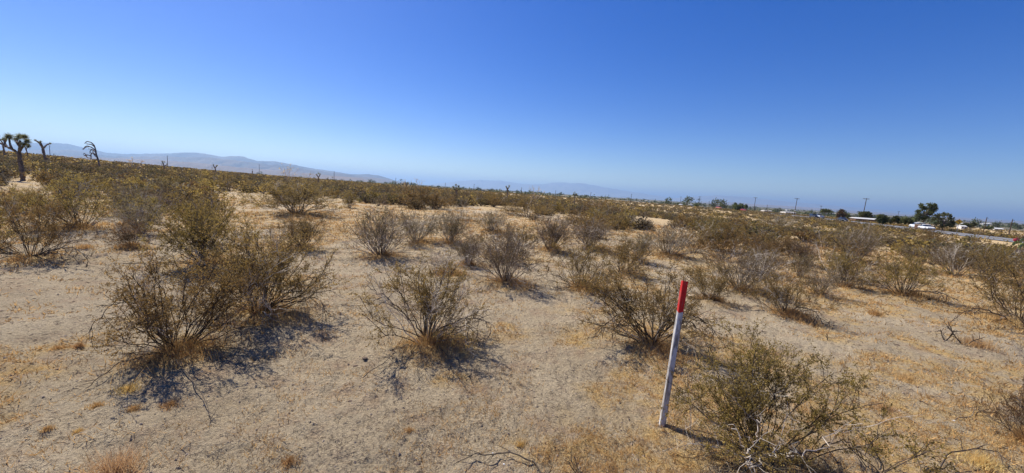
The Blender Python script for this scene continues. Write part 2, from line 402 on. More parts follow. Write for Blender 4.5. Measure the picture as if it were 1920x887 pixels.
# ------------------------------------------------------------------ shrub prototypes (unit height, crown about 1.4 wide)
def shrub_parts(seed, lod=0, kind='olive', spread=.75, lean=(0, 0), nst=None, droop=.2, leafy=1.0, dead=.12):
    rg = np.random.default_rng(seed)
    n1 = nst or (38, 26, 16)[lod]
    n2 = (9, 7, 5)[lod]; n3 = (6, 4, 3)[lod]
    if kind == 'grey': n2, n3 = (6, 5, 4)[lod], (5, 4, 3)[lod]
    az = rg.random(n1) * 2 * math.pi
    ph, amp = rg.random() * 6.28, .25 + .5 * rg.random(); az = az + amp * np.sin(az + ph)          # stems crowd to one side
    inc = (rg.random(n1) ** .75) * 1.15 * spread / .75
    low = rg.random(n1) < droop; inc[low] = 1.05 + .35 * rg.random(low.sum())
    L = (.74 + .36 * rg.random(n1)) * (1 + .22 * np.sin(2 * az + ph) * amp) * (1 + .12 * np.sin(inc)) * np.where(low, .85, 1.0)
    d = np.stack([np.sin(inc) * np.cos(az) + lean[0], np.sin(inc) * np.sin(az) + lean[1], np.cos(inc)], 1)
    pos = np.stack([np.cos(az) * .07 * rg.random(n1), np.sin(az) * .07 * rg.random(n1), np.full(n1, -.04)], 1)
    bend = np.where(low, -.11, .035)
    d[low, 2] += .25
    P1 = grow(rg, pos, d, L, 9, .11 if kind == 'grey' else .16, bend)
    pos2, d2, t2, i2 = along(rg, P1, n2, .28, 1)
    d2 = d2 + rg.normal(size=d2.shape) * .55; d2[:, 2] += .15
    L2 = (.36 - .16 * t2) * (.6 + .7 * rg.random(len(t2)))
    P2 = grow(rg, pos2, d2, L2, 5, .20, .02)
    pos3, d3, t3, i3 = along(rg, P2, n3, .3, 1)
    d3 = d3 + rg.normal(size=d3.shape) * .8; d3[:, 2] += .12
    P3 = grow(rg, pos3, d3, .13 * (.5 + .9 * rg.random(len(t3))), 3, .22, .0)
    rs = (.0062, .0085, .013)[lod]
    st = MB()
    def emit(P, r0, r1, sides, mask):
        n = P.shape[1]; R = np.linspace(1, 0, n)[None, :] * (r0 - r1) + r1; R = np.repeat(R, len(P), 0) if np.ndim(r0) == 0 else R
        for mi_, mk in ((0, ~mask), (1, mask)):
            if mk.any(): tubes(st, P[mk], R[mk], sides, mi_, cap=False)
    m1 = rg.random(n1) < dead
    emit(P1, rs, rs * .35, 4 if lod == 0 else 3, m1)
    m2 = m1[i2] | (rg.random(len(P2)) < dead * .5)
    emit(P2, rs * .42, rs * .20, 3, m2)
    m3 = m2[i3]
    emit(P3, rs * .22, rs * .12, 3, m3)
    lf = MB()
    nl = int((15, 10, 9)[lod] * leafy)
    sz = (.017, .030, .062)[lod]
    zc = (P3[:, 1, 2] > .22) & ~m3
    if kind in ('olive', 'green'): zc &= (rg.random(len(P3)) < .85)
    if nl > 0 and zc.any():
        q, _, _, _ = along(rg, P3[zc], nl, .2, 1.05)
        q = q + rg.normal(size=q.shape) * sz * .35
        leaves(lf, rg, q, sz, sz * .55)
    return st, lf
STEM = {'dense': 'stem_dark', 'olive': 'stem_dark', 'green': 'stem_dark', 'grey': 'stem_grey', 'bare': 'stem_grey', 'brown': 'stem_dark'}
LEAF = {'dense': 'leaf_olive', 'olive': 'leaf_olive', 'green': 'leaf_green', 'grey': 'leaf_grey', 'bare': 'leaf_grey', 'brown': 'leaf_brown'}
PROTO = {}
def proto(kind, lod, i):
    k = (kind, lod, i)
    if k not in PROTO:
        sp = {'dense': .80, 'olive': .72, 'green': .70, 'grey': .54, 'bare': .62, 'brown': .70}[kind]
        lf = {'dense': .9, 'olive': 1.0, 'green': 1.2, 'grey': .75, 'bare': .25, 'brown': .8}[kind]
        dr = {'dense': .2, 'olive': .22, 'green': .15, 'grey': .12, 'bare': .2, 'brown': .22}[kind]
        de = {'dense': .08, 'olive': .12, 'green': .08, 'grey': .25, 'bare': .35, 'brown': .15}[kind]
        sp *= (1.0, .78, 1.15)[i % 3]
        ns = {'bare': (18, 12, 8), 'grey': (62, 40, 20), 'dense': (46, 36, 22)}.get(kind, (None,) * 3)[lod]
        st, lv = shrub_parts(100 + i * 7 + lod * 31 + hash_kind(kind), lod, kind, sp, leafy=lf, droop=dr, dead=de, nst=ns)
        PROTO[k] = (st.mesh('stems', [M[STEM[kind]], M['twig_pale']]), lv.mesh('foliage', M[LEAF[kind]]) if lv.n else None)
    return PROTO[k]
def hash_kind(k): return {'olive': 0, 'green': 1000, 'grey': 2000, 'bare': 3000, 'brown': 4000, 'dense': 5000}[k]
BUSHES = []          # x, y, radius
def shrub(x, y, w, h, kind, lod, i, label, group=None, rz=None, cat='bush'):
    z = float(Hz(x, y))
    o = empty('desert_shrub', (x, y, z - .01), rng.random() * 6.28 if rz is None else rz, (w / 1.50, w / 1.50, h / 1.06))
    tag(o, label, cat, group)
    a, c = proto(kind, lod, i)
    obj('stems', a, o)
    if c: obj('foliage', c, o)
    BUSHES.append((x, y, w / 2, h))
    return o

# hand-placed shrubs: base px, base py, top py, width px, kind, mesh variant, label
HAND = [
 (330, 664, 482, 300, 'olive', 0, 'largest leafy creosote at left front with dark branches trailing onto the sand'),
 (488, 592, 432, 270, 'dense', 1, 'dense olive creosote behind and right of the biggest left front shrub, pale dead twigs inside'),
 (385, 500, 372, 210, 'green', 0, 'olive creosote rising behind the two big left shrubs, tall thin shoots on top'),
 (60, 487, 358, 190, 'olive', 2, 'dark stemmed creosote at the left edge with dry golden grass at its foot'),
 (247, 468, 418, 90, 'brown', 0, 'small reddish brown shrub on a grass mound left of the big creosotes'),
 (150, 432, 338, 175, 'dense', 3, 'large brown olive creosote in front of the left scrub belt, grey twigs low down'),
 (245, 405, 350, 110, 'grey', 0, 'rounded grey twiggy shrub at the right end of the left scrub belt'),
 (562, 468, 410, 115, 'brown', 1, 'fan shaped brown twiggy shrub standing on the open sand right of the big creosotes'),
 (555, 404, 338, 185, 'dense', 1, 'wide grey green shrub with russet litter beneath, broadest in the middle distance'),
 (655, 390, 362, 42, 'green', 1, 'little bright green bush right of the wide grey green shrub'),
 (715, 482, 390, 135, 'grey', 2, 'upright many stemmed shrub with dark base, left one of the middle row'),
 (780, 460, 400, 95, 'grey', 3, 'grey twiggy shrub right behind the dark based shrub of the middle row'),
 (842, 460, 402, 90, 'grey', 0, 'loose grey shrub with straw at its foot, between two fuller ones in the middle row'),
 (876, 498, 440, 85, 'grey', 1, 'small vase shaped shrub left of the dense upright one, grass mound on its right'),
 (872, 417, 384, 75, 'bare', 0, 'thin open grey shrub standing alone on golden ground'),
 (920, 437, 400, 75, 'grey', 2, 'pale grey shrub behind the middle row, twigs spreading low'),
 (948, 534, 436, 125, 'grey', 3, 'dense upright grey shrub in the centre, tallest of the middle row'),
 (836, 516, 472, 85, 'bare', 1, 'sparse nearly leafless pale shrub left of the dense upright central one'),
 (800, 646, 494, 235, 'olive', 4, 'open creosote alone in the centre foreground with one long branch arching right'),
 (1030, 472, 408, 100, 'grey', 0, 'dark stemmed round shrub behind and right of the dense central one'),
 (1087, 543, 456, 125, 'olive', 2, 'creosote with green middle and dark foot right of the dense central shrub'),
 (1105, 468, 420, 115, 'grey', 1, 'pale twiggy shrub above the creosote with the green middle'),
 (1165, 515, 448, 100, 'olive', 3, 'brown olive shrub between the central creosotes and the stake, with leaning twigs'),
 (1222, 652, 508, 230, 'olive', 5, 'creosote directly behind the stake, arching dark branches on both sides'),
 (1328, 566, 496, 105, 'olive', 0, 'upright olive shrub just right of the red top of the stake'),
 (1385, 545, 470, 150, 'grey', 2, 'grey tangled shrub with pale dead branches sweeping right behind the stake'),
 (1472, 592, 516, 125, 'olive', 1, 'small dark footed creosote alone on golden ground right of the stake'),
 (1537, 556, 508, 85, 'grey', 3, 'thin grey shrub behind the dark footed creosote, between two olive ones'),
 (1580, 540, 470, 105, 'olive', 4, 'brown olive shrub with a small dark foot, left of the wide sweeping shrub'),
 (1692, 556, 476, 165, 'olive', 3, 'wide shrub with grey branches sweeping low to the right over open sand'),
 (1912, 612, 474, 240, 'olive', 1, 'large creosote cut by the right edge, straw mound under its leaning stems'),
 (1432, 868, 650, 350, 'green', 0, 'big foreground creosote right of the stake foot with whitish dead branches low in front'),
 (1930, 842, 715, 140, 'brown', 2, 'russet twiggy shrub cut by the right edge low in the picture'),
 (1945, 705, 600, 120, 'bare', 0, 'sparse dark twigged shrub at the right edge below the large creosote'),
 (990, 407, 368, 95, 'dense', 5, 'dark shrub with black foot behind the golden clearing, below a two headed joshua tree'),
 (770, 388, 346, 95, 'dense', 3, 'dark olive shrub at the back of the golden clearing, left of its pair'),
 (815, 392, 360, 65, 'dense', 1, 'dark spiky shrub at the back of the golden clearing, right of its pair'),
 (925, 388, 360, 60, 'olive', 1, 'round olive shrub at the back edge of the clearing below the joshua trees'),
 (325, 361, 322, 66, 'dense', 2, 'dark round bush on the far side of the sandy track'),
 (371, 361, 335, 44, 'grey', 2, 'small bush at the head of the sandy track, right of the dark round one'),
 (432, 358, 322, 90, 'dense', 5, 'low wide bush beyond the sandy track, first in the dark row'),
 (1183, 420, 400, 36, 'grey', 0, 'small grey bush at the far side of the sunlit clearing above the stake'),
 (1212, 427, 412, 32, 'grey', 3, 'tiny low bush alone in the sunlit clearing above the stake'),
 (1160, 419, 402, 42, 'bare', 1, 'low whitish bush left of the small grey one beyond the clearing'),
 (1090, 428, 396, 85, 'olive', 0, 'spiky shrub with lit leaves behind the pale twiggy shrub'),
 (1250, 482, 425, 105, 'grey', 2, 'broad dark grey shrub behind the red top of the stake'),
 (1195, 492, 440, 70, 'grey', 1, 'small grey shrub left behind the broad dark grey one'),
 (1430, 490, 440, 110, 'olive', 3, 'brown olive shrub behind the grey tangled shrub'),
 (1330, 470, 415, 110, 'green', 1, 'green brown shrub in the row behind the grey tangled shrub'),
 (1510, 500, 455, 80, 'grey', 0, 'grey brown shrub beside golden patches, behind the thin grey one'),
 (1600, 492, 432, 115, 'grey', 1, 'wide grey shrub behind the brown olive one at right'),
 (1642, 452, 425, 50, 'olive', 2, 'compact rounded bush on golden ground near the road at right'),
 (1790, 499, 458, 50, 'olive', 5, 'small dark footed bush alone on golden ground at right'),
 (1745, 470, 430, 90, 'olive', 1, 'brown olive bush behind the wide shrub with long low branches'),
 (1855, 530, 468, 110, 'olive', 4, 'full olive shrub left of the large creosote at the right edge'),
 (1120, 398, 375, 60, 'olive', 3, 'round olive bush at the far edge of the clearing in the centre right'),
 (1450, 430, 400, 80, 'grey', 2, 'grey bush among the brown belt below the road'),
 (30, 400, 350, 110, 'olive', 0, 'brown bush at the left edge in front of the broad joshua tree'),
]
hand_pos = []
for (bx, by, ty, wp, kind, v, lab) in HAND:
    g = ground_hit(bx, by)
    p = np.array([g[0], g[1], float(Hmacro(g[0], g[1]))]); dpt = depth_of(p)
    top = np.array(p)
    lo, hi = .1, 4
    for _ in range(24):                       # height whose top projects to the top row
        mid = (lo + hi) / 2
        if project(p + np.array([0, 0, mid]))[1] > ty: lo = mid
        else: hi = mid
    h = (lo + hi) / 2
    u = abs((bx - W0 / 2) / F0); st = math.sqrt(1 + u * u * .8)
    w = wp * dpt / F0 / st
    w *= 1.14 if 9 < by - ty and kind in ('grey', 'bare', 'brown') else 1.0
    hand_pos.append((p[0], p[1], w, h, kind, v, lab))
    MOUNDS.append((p[0], p[1], max(.22, w * .30), min(.06, .03 + .02 * w)))
_g = ground_hit(1241, 800); MOUNDS.append((_g[0], _g[1], .07, .018)); MOUNDS.append((_g[0] + .09, _g[1] - .05, .05, .012))
MOUNDS = [m for m in MOUNDS if math.hypot(m[0], m[1]) < 22]

# ------------------------------------------------------------------ ground sheet
def build_ground():
    azf = np.radians(np.linspace(-62, 62, 620)); azc = np.radians(np.linspace(62, 298, 62))[1:-1]
    az = np.concatenate([azf, azc])
    r = np.concatenate([np.linspace(.25, 1.1, 7)[:-1], np.exp(np.linspace(math.log(1.1), math.log(14), 225))[:-1], np.exp(np.linspace(math.log(14), math.log(70), 60))[:-1],
                        np.exp(np.linspace(math.log(70), math.log(1500), 60))[:-1], np.exp(np.linspace(math.log(1500), math.log(90000), 26))])
    A, R = np.meshgrid(az, r)
    X = R * np.sin(A); Y = R * np.cos(A); Z = Hz(X, Y)
    n, m = X.shape
    V = np.stack([X, Y, Z], -1).reshape(-1, 3); V = np.vstack([V, [[0, 0, float(Hz(0, 0))]]])
    idx = np.arange(n * m).reshape(n, m); a = idx[:-1]; b = np.roll(idx, -1, 1)[:-1]; c = np.roll(idx, -1, 1)[1:]; d = idx[1:]
    mb = MB(); mb.add(V, np.stack([a, b, c, d], -1).reshape(-1, 4)[:, ::-1])
    i0 = idx[0]; mb.f.append(np.stack([np.full(m, n * m), np.roll(i0, -1), i0], -1)); mb.mi.append(np.zeros(m, int))
    me = mb.mesh('ground', M['ground'], True)
    x, y = V[:, 0], V[:, 1]; rr = np.hypot(x, y)
    s = me.attributes.new('straw', 'FLOAT', 'POINT'); s.data.foreach_set('value', straw_mask(x, y).astype(np.float32))
    s = me.attributes.new('valley', 'FLOAT', 'POINT'); s.data.foreach_set('value', sstep(330, 700, rr).astype(np.float32))
    o = obj('ground', me); tag(o, kind='structure', label='pale sandy desert ground with straw patches')
def straw_mask(x, y):
    r = np.hypot(x, y); u = x / np.maximum(y, .1)
    n = fbm(x * .55 + 8, y * .55 + 3, 3)
    n = .6 * n + .4 * fbm(x * 2.3 + 1, y * 2.3 + 6, 3)
    bias = -.085 - .07 * (1 - sstep(2.5, 5.0, r)) + .15 * sstep(.15, .9, u) + .17 * sstep(5, 14, r) - .03 * sstep(-.2, -1.0, u) * (1 - sstep(10, 20, r))
    s = sstep(.47, .60, n + bias)
    for (hx, hy, hw, hh, k, v, lab) in hand_pos:
        if math.hypot(hx, hy) < 18:
            d = np.hypot(x - hx - .1, y - hy + .12); s = np.maximum(s, .95 * (1 - sstep(hw * .15, hw * .48, d)) )
    return np.clip(s, 0, 1)
build_ground()

# ------------------------------------------------------------------ road
def ribbon(name, o0, o1, z, mt, width_pts=ROADC, dash=None):
    P = width_pts
    # resample
    seg = np.linalg.norm(np.diff(P, axis=0), axis=1); s = np.concatenate([[0], np.cumsum(seg)])
    t = np.arange(0, s[-1], 3.0); Q = np.stack([np.interp(t, s, P[:, 0]), np.interp(t, s, P[:, 1])], 1)
    T = np.gradient(Q, axis=0); T /= np.linalg.norm(T, axis=1, keepdims=True); N = np.stack([T[:, 1], -T[:, 0]], 1)
    A = Q + N * o0; B = Q + N * o1
    fall = -np.clip((np.hypot(Q[:, 0], Q[:, 1]) - 300) / 700, 0, 1) * 6
    zz = z + fall * 0
    V = np.concatenate([np.column_stack([A, zz]), np.column_stack([B, zz])]); m = len(Q)
    i = np.arange(m - 1)
    if dash: i = i[(i % dash[1]) < dash[0]]
    F = np.stack([i, i + 1, i + 1 + m, i + m], 1)
    mb = MB(); mb.add(V, F); return mb
# the road only needs building until it passes behind the scrub
ROADC = ROADC[np.hypot(ROADC[:, 0], ROADC[:, 1]) < 620]
o = obj('road', (ribbon('road', -6.0, 6.0, ROAD_Z + .06, None, ROADC), M['asphalt'])); tag(o, kind='structure', label='grey asphalt road crossing at the right')
for nm, a, b, mt, ds in (('road_edge_line', -4.1, -3.9, 'line_white', None), ('road_edge_line', 3.9, 4.1, 'line_white', None), ('road_centre_line', -.22, -.08, 'line_yellow', None), ('road_centre_line', .08, .22, 'line_yellow', (2, 5))):
    q = obj(nm, (ribbon(nm, a, b, ROAD_Z + .068, None, ROADC, ds), M[mt])); q.parent = o

# ------------------------------------------------------------------ mountains
def mountain(name, pts, Y0, depth, seed, colA, colB, label, foot=.25, rough=.34):
    """pts: skyline in photograph pixels; a real range standing Y0 metres away"""
    m_ = mat(name + '_rock', colA, .95, .05, coord='Object', color2=colB, vscale=.0006)
    pts = sorted(pts); xs = np.array([p[0] for p in pts], float); ys = np.array([p[1] for p in pts], float)
    X = np.linspace(xs[0], xs[-1], 420); Yp = np.interp(X, xs, ys)
    Yp = Yp - 2.2 * (fbm(X * .045 + seed * 3, X * 0 + seed, 4) - .5) - .9 * (fbm(X * .2 + seed, X * 0 + 4, 3) - .5)
    az = []; hh = []
    for a, b in zip(X, Yp):
        d = px_dir(a, b); t = Y0 / d[1]; az.append(d[0] * t); hh.append(CAMZ + d[2] * t)
    az = np.array(az); hh = np.maximum(np.array(hh), -8) + 12
    k = 46; v = np.linspace(-1, 1, k)
    prof = np.where(v < 0, (1 - np.abs(v)) ** 1.25, (1 - np.abs(v)) ** 1.0)
    AX = np.repeat(az[None, :], k, 0); VV = np.repeat(v[:, None], len(az), 1)
    ends = np.minimum(1, np.minimum(np.arange(len(az)), np.arange(len(az))[::-1]) / 12.0)
    Yc = Y0 + VV * depth
    AX2 = AX * (Yc / Y0)
    rn = np.abs(fbm(AX2 / depth * 7 + seed, Yc / depth * 3 + seed, 5) - .5) * 2.4
    Zc = -12 + hh[None, :] * prof[:, None] * (1 - rough * rn * (1 - prof[:, None] ** 4) * 2.2) * ends
    V = np.stack([AX2, Yc, Zc], -1).reshape(-1, 3)
    idx = np.arange(k * len(az)).reshape(k, len(az)); a = idx[:-1, :-1]; b = idx[:-1, 1:]; c = idx[1:, 1:]; d = idx[1:, :-1]
    mb = MB(); mb.add(V, np.stack([a, b, c, d], -1).reshape(-1, 4))
    o = obj(name, (mb, m_, True)); tag(o, kind='structure', label=label)
mountain('mountain_range', [(-60, 278), (0, 272), (30, 270), (60, 267.5), (100, 266.5), (130, 269), (165, 276), (200, 285), (240, 288), (280, 287), (315, 287), (345, 285), (365, 285), (400, 290), (415, 293), (430, 291.5), (455, 292), (480, 300), (490, 301), (515, 301), (545, 307), (575, 313), (600, 317), (640, 323), (660, 326), (690, 325.5), (710, 328), (742, 338), (790, 346)],
         15000, 3800, 1.0, (.16, .13, .10), (.05, .047, .045), 'blue hazy mountain range at the left')
mountain('front_ridge', [(-40, 284), (20, 281), (60, 279), (95, 281), (130, 280), (165, 286), (200, 291), (250, 293), (300, 292), (345, 294), (380, 293), (430, 298), (480, 305), (520, 308), (580, 317), (640, 326), (700, 333), (760, 342)],
         11500, 1900, 5.0, (.19, .14, .10), (.07, .06, .055), 'lower blue ridge in front of the left mountain range', rough=.4)
mountain('foothill_range', [(-40, 287), (60, 289), (120, 291), (170, 293), (210, 297), (250, 297), (300, 299), (350, 303), (390, 307), (440, 312), (520, 319), (600, 327), (700, 336)],
         8200, 1500, 7.0, (.25, .17, .12), (.16, .12, .09), 'low brown foothills before the left range', rough=.5)
mountain('distant_range', [(800, 347), (865, 339), (902, 336.5), (940, 338), (985, 345), (1015, 345), (1035, 342), (1067, 341.5), (1100, 344), (1133, 350), (1167, 356), (1200, 362), (1260, 371)],
         34000, 6000, 3.0, (.26, .24, .22), (.20, .185, .17), 'faint pale range on the horizon in the middle')
mountain('distant_hills', [(1230, 374), (1290, 370), (1345, 366), (1400, 369), (1450, 375), (1520, 381), (1600, 388), (1660, 394), (1720, 399), (1790, 405), (1860, 409.5), (1960, 416), (2080, 424)],
         30000, 6000, 9.0, (.26, .23, .20), (.20, .18, .16), 'faint low hills on the right horizon')
mountain('distant_plain_ridge', [(1300, 377), (1380, 380), (1450, 384.5), (1560, 391.5), (1680, 400), (1800, 408.5), (1900, 414), (2020, 421)],
         16000, 3000, 12.0, (.24, .17, .13), (.16, .13, .10), 'low brownish rise beyond the valley at right')

# ------------------------------------------------------------------ place the shrubs
for (x, y, w, h, kind, v, lab) in hand_pos:
    r = math.hypot(x, y)
    shrub(x, y, w, h, kind, 0 if r < 26 else 1, v % (5 if r < 11 else 3), lab)

CLEAR = [(560, 385, 130, 14), (430, 358, 20, 5), (700, 402, 90, 16), (820, 405, 90, 13), (470, 372, 60, 10), (640, 430, 60, 45), (640, 520, 150, 50), (180, 380, 40, 12), (45, 350, 40, 22), (70, 385, 50, 12),
         (1000, 570, 180, 60), (160, 510, 160, 70), (300, 800, 500, 180), (900, 760, 400, 130), (1180, 445, 60, 10), (1270, 440, 50, 10), (1230, 410, 50, 10), (1250, 510, 60, 22),
         (1420, 640, 160, 60), (1660, 620, 230, 70), (1750, 780, 300, 160), (1700, 510, 90, 14), (1840, 560, 60, 30), (1480, 448, 45, 5), (1560, 458, 30, 5), (1660, 470, 30, 7),
         (1730, 455, 30, 4), (890, 395, 60, 8), (940, 395, 60, 9), (1060, 412, 60, 9), (660, 470, 70, 60), (590, 560, 60, 60), (1390, 470, 40, 10), (1520, 475, 30, 8), (1620, 530, 40, 25)]
def clear_at(px, py):
    return any(((px - a) / c) ** 2 + ((py - b) / d) ** 2 < 1 for a, b, c, d in CLEAR)
GL = {
 'olive': 'brown olive creosote bush in the scrub belt behind the near shrubs',
 'grey': 'grey twiggy bush in the scrub belt behind the near shrubs',
 'green': 'greener creosote bush in the scrub belt behind the near shrubs',
 'brown': 'rusty brown bush in the scrub belt behind the near shrubs'}
placed = []
cand = 0
NFILL = 240
while len(placed) < NFILL and cand < 12000:
    cand += 1
    r = math.sqrt(8.5 ** 2 + (37 ** 2 - 8.5 ** 2) * rng.random()); a = math.radians(-56 + 112 * rng.random())
    x, y = r * math.sin(a), r * math.cos(a)
    px, py = project((x, y, float(Hmacro(x, y))))
    if not (-80 < px < 2000) or clear_at(px, py): continue
    dd_ = depth_of((x, y, 0)); hp_ = F0 * .9 / dd_
    if clear_at(px, py - hp_ * .4) or (px < 1100 and (clear_at(px, py - hp_ * .85) or clear_at(px - hp_ * .5, py - hp_ * .5) or clear_at(px + hp_ * .5, py - hp_ * .5))): continue
    if vnoise(np.array(x * .16 + 3), np.array(y * .16)) < .16 and r < 30: continue
    w = .85 + .9 * rng.random() ** 1.3
    if any((x - b[0]) ** 2 + (y - b[1]) ** 2 < (.62 * (w / 2 + b[2])) ** 2 for b in BUSHES if abs(x - b[0]) < 3): continue
    if road_dist(np.array(x), np.array(y)) < 9: continue
    h = w * (.52 + .2 * rng.random())
    
    kind = rng.choice(['olive', 'olive', 'olive', 'grey', 'grey', 'green', 'brown'])
    # nothing placed at random may cover the near, hand-placed row
    if r < 12 and rng.random() < .55: continue
    zone = 'before the left mountains' if px < 560 else 'below the town in the middle' if px < 1150 else 'below the row of utility poles' if px < 1560 else 'on the slope below the conifers'
    size = ('broad ' if w > 1.55 else 'small ') + {'olive': 'brown olive creosote bush', 'grey': 'grey twiggy bush', 'green': 'greenish creosote bush', 'brown': 'rusty brown bush'}[kind]
    dist = 'in the nearer scrub' if r < 22 else 'in the farther scrub'
    lb = size + ' ' + dist + ' ' + zone
    placed.append(shrub(x, y, w, h, kind, 1 if r < 22 else 2, int(rng.integers(0, 3)), lb, lb.replace(size, size + ' group') if False else 'scrub bushes: ' + lb))

# the scrub beyond: one mass
def far_scrub():
    st = MB(); protos = []
    for s in range(8):
        rg = np.random.default_rng(900 + s); nq = 150 if s < 5 else 34
        q = rg.normal(size=(nq, 3)); q /= np.linalg.norm(q, axis=1, keepdims=True); q *= (.55 + .45 * rg.random((nq, 1)))
        q[:, 2] = np.abs(q[:, 2]); q *= (.5, .5, .85)
        m = MB(); leaves(m, rg, q, .12 if s < 5 else .27, .075 if s < 5 else .19)
        if s >= 5: protos.append((np.vstack(m.v), [f for f in m.f], m.mi)); continue
        az = rg.random(9) * 6.28
        P = grow(rg, np.zeros((9, 3)), np.stack([np.cos(az) * .7, np.sin(az) * .7, np.ones(9)], 1), np.full(9, .8), 3, .1)
        tubes(m, P, np.tile([.025, .015, .008], (9, 1)), 3, 1, cap=False)
        protos.append((np.vstack(m.v), [f for f in m.f], m.mi))
    mb = [MB() for _ in range(3)]
    N = 0
    rr = []
    for (r0, r1, num) in ((20, 50, 2300), (50, 95, 2600), (95, 170, 3600), (170, 340, 4200)):
        r = np.sqrt(r0 ** 2 + (r1 ** 2 - r0 ** 2) * rng.random(num)); a = np.radians(-57 + 114 * rng.random(num))
        rr.append(np.stack([r * np.sin(a), r * np.cos(a)], 1))
    P = np.vstack(rr)
    tq = rng.integers(10, len(ROADC) - 1, 1500); fq = rng.random((1500, 1)); base_ = ROADC[tq] * (1 - fq) + ROADC[np.minimum(tq + 1, len(ROADC) - 1)] * fq
    P = np.vstack([P, base_ + (9.5 + 20 * rng.random((1500, 1)) ** 1.3) * rng.choice([-1, 1], (1500, 1)) * np.array([[.93, -.37]])])
    P = P[(road_dist(P[:, 0], P[:, 1]) > 8.2) & (np.hypot(P[:, 0], P[:, 1]) < 340)]
    P = P[(.6 * vnoise(P[:, 0] * .09 + 31, P[:, 1] * .09) + .4 * vnoise(P[:, 0] * .3, P[:, 1] * .3 + 7)) > .25]
    rl = 55 + 260 * rng.random(3000) ** .9; al = np.radians(-58 + 46 * rng.random(3000)); P = np.vstack([P, np.stack([rl * np.sin(al), rl * np.cos(al)], 1)])
    z = Hmacro(P[:, 0], P[:, 1]); r = np.hypot(P[:, 0], P[:, 1])
    ok = np.ones(len(P), bool)
    for i in np.nonzero(r < 60)[0]:
        a_, b_ = project((P[i, 0], P[i, 1], z[i])); hp = F0 * .8 / depth_of((P[i, 0], P[i, 1], z[i]))
        if any(clear_at(a_ + q * hp, b_ - t_ * hp) for q, t_ in (((0, 0), (0, .5), (0, .9), (-.6, .4), (.6, .4)) if a_ < 1100 else ((0, 0), (0, .4)))): ok[i] = False
        elif any((P[i, 0] - b[0]) ** 2 + (P[i, 1] - b[1]) ** 2 < (.8 * b[2]) ** 2 for b in BUSHES): ok[i] = False
    P, z, r = P[ok], z[ok], r[ok]
    mbs = [MB(), MB(), MB()]
    pick = np.where(r < 95, rng.integers(0, 5, len(P)), rng.integers(5, 8, len(P))); hue = rng.choice([0, 1, 1, 2, 3], len(P))
    for pi in range(8):
        V0, F0_, mi0 = protos[pi]
        for hu in range(4):
            sel = np.nonzero((pick == pi) & (hue == hu))[0]
            if not len(sel): continue
            w = (.65 + 1.2 * rng.random(len(sel)) ** 1.4) * (1 + .35 * sstep(80, 250, r[sel])); h = .72 * w
            h = np.minimum(h, 1.05)
            th = rng.random(len(sel)) * 6.28; c, s = np.cos(th), np.sin(th)
            X = (V0[None, :, 0] * c[:, None] - V0[None, :, 1] * s[:, None]) * w[:, None] + P[sel, 0][:, None]
            Y = (V0[None, :, 0] * s[:, None] + V0[None, :, 1] * c[:, None]) * w[:, None] + P[sel, 1][:, None]
            Z = V0[None, :, 2] * h[:, None] + z[sel][:, None] - .02
            V = np.stack([X, Y, Z], -1).reshape(-1, 3); off = (np.arange(len(sel)) * len(V0))[:, None, None]
            base = mbs[0].n
            mbs[0].v.append(V); mbs[0].n += len(V)
            for f, mi in zip(F0_, mi0):
                g = (f[None] + off).reshape(-1, f.shape[1]) + base
                mbs[0].f.append(g); mbs[0].mi.append(np.full(len(g), 4 if mi[0] == 1 else hu))
    o = obj('scrub', (mbs[0], [M['leaf_olive'], M['scrub_brown'], M['scrub_grey'], M['scrub_dark'], M['stem_dark']]))
    tag(o, 'continuous belt of brown olive scrub reaching to the edge of the plateau', 'scrub', kind='stuff')
far_scrub()

# ------------------------------------------------------------------ straw, litter, pebbles
def scatter(n, r0, r1, a0=-57, a1=57):
    r = np.exp(np.log(r0) + (np.log(r1) - np.log(r0)) * rng.random(n)); a = np.radians(a0 + (a1 - a0) * rng.random(n))
    return r * np.sin(a), r * np.cos(a), r
def dry_grass():
    mb = MB()
    x, y, r = scatter(30000, 1.3, 30); k = straw_mask(x, y) * (.25 + .9 * fbm(x * 3.1, y * 3.1, 3)) > .50
    k |= rng.random(len(x)) < .20 * (fbm(x * 2.1 + 9, y * 2.1, 2) > .45)
    x, y, r = x[k], y[k], r[k]
    nb = 11; sz = (.022 + .06 * rng.random(len(x)) ** 2) * (1 + sstep(4, 20, r) * 1.2)
    X = np.repeat(x, nb) + rng.normal(size=len(x) * nb) * np.repeat(sz, nb) * .9; Y = np.repeat(y, nb) + rng.normal(size=len(x) * nb) * np.repeat(sz, nb) * .7
    L = np.repeat(sz, nb) * .8; Wd = np.repeat(np.maximum(.0042, r * .0016), nb)
    blades(mb, rng, np.stack([X, Y, Hz(X, Y) - .003], 1), L, Wd, .9, 0)
    # skirts round the shrubs
    for (hx, hy, hw, hh, kd, v, lab) in hand_pos:
        d = math.hypot(hx, hy)
        if d > 20: continue
        n = int(1500 if d < 8 else 600); a = rng.random(n) * 6.28; q = np.abs(rng.normal(size=n)) * hw * .20
        X = hx + .07 * hw + np.cos(a) * q; Y = hy - .04 * hw + np.sin(a) * q
        keep = fbm(X * 4 + 2, Y * 4, 2) > .44; X, Y = X[keep], Y[keep]
        blades(mb, rng, np.stack([X, Y, Hz(X, Y)], 1), .07 + .05 * hh, max(.003, d * .0012), .6, 0)
    o = obj('dry_grass', (mb, [M['straw'], M['straw_pale']])); tag(o, 'short golden dry grass in patches on the sand and round the shrubs', 'dry grass', kind='stuff')
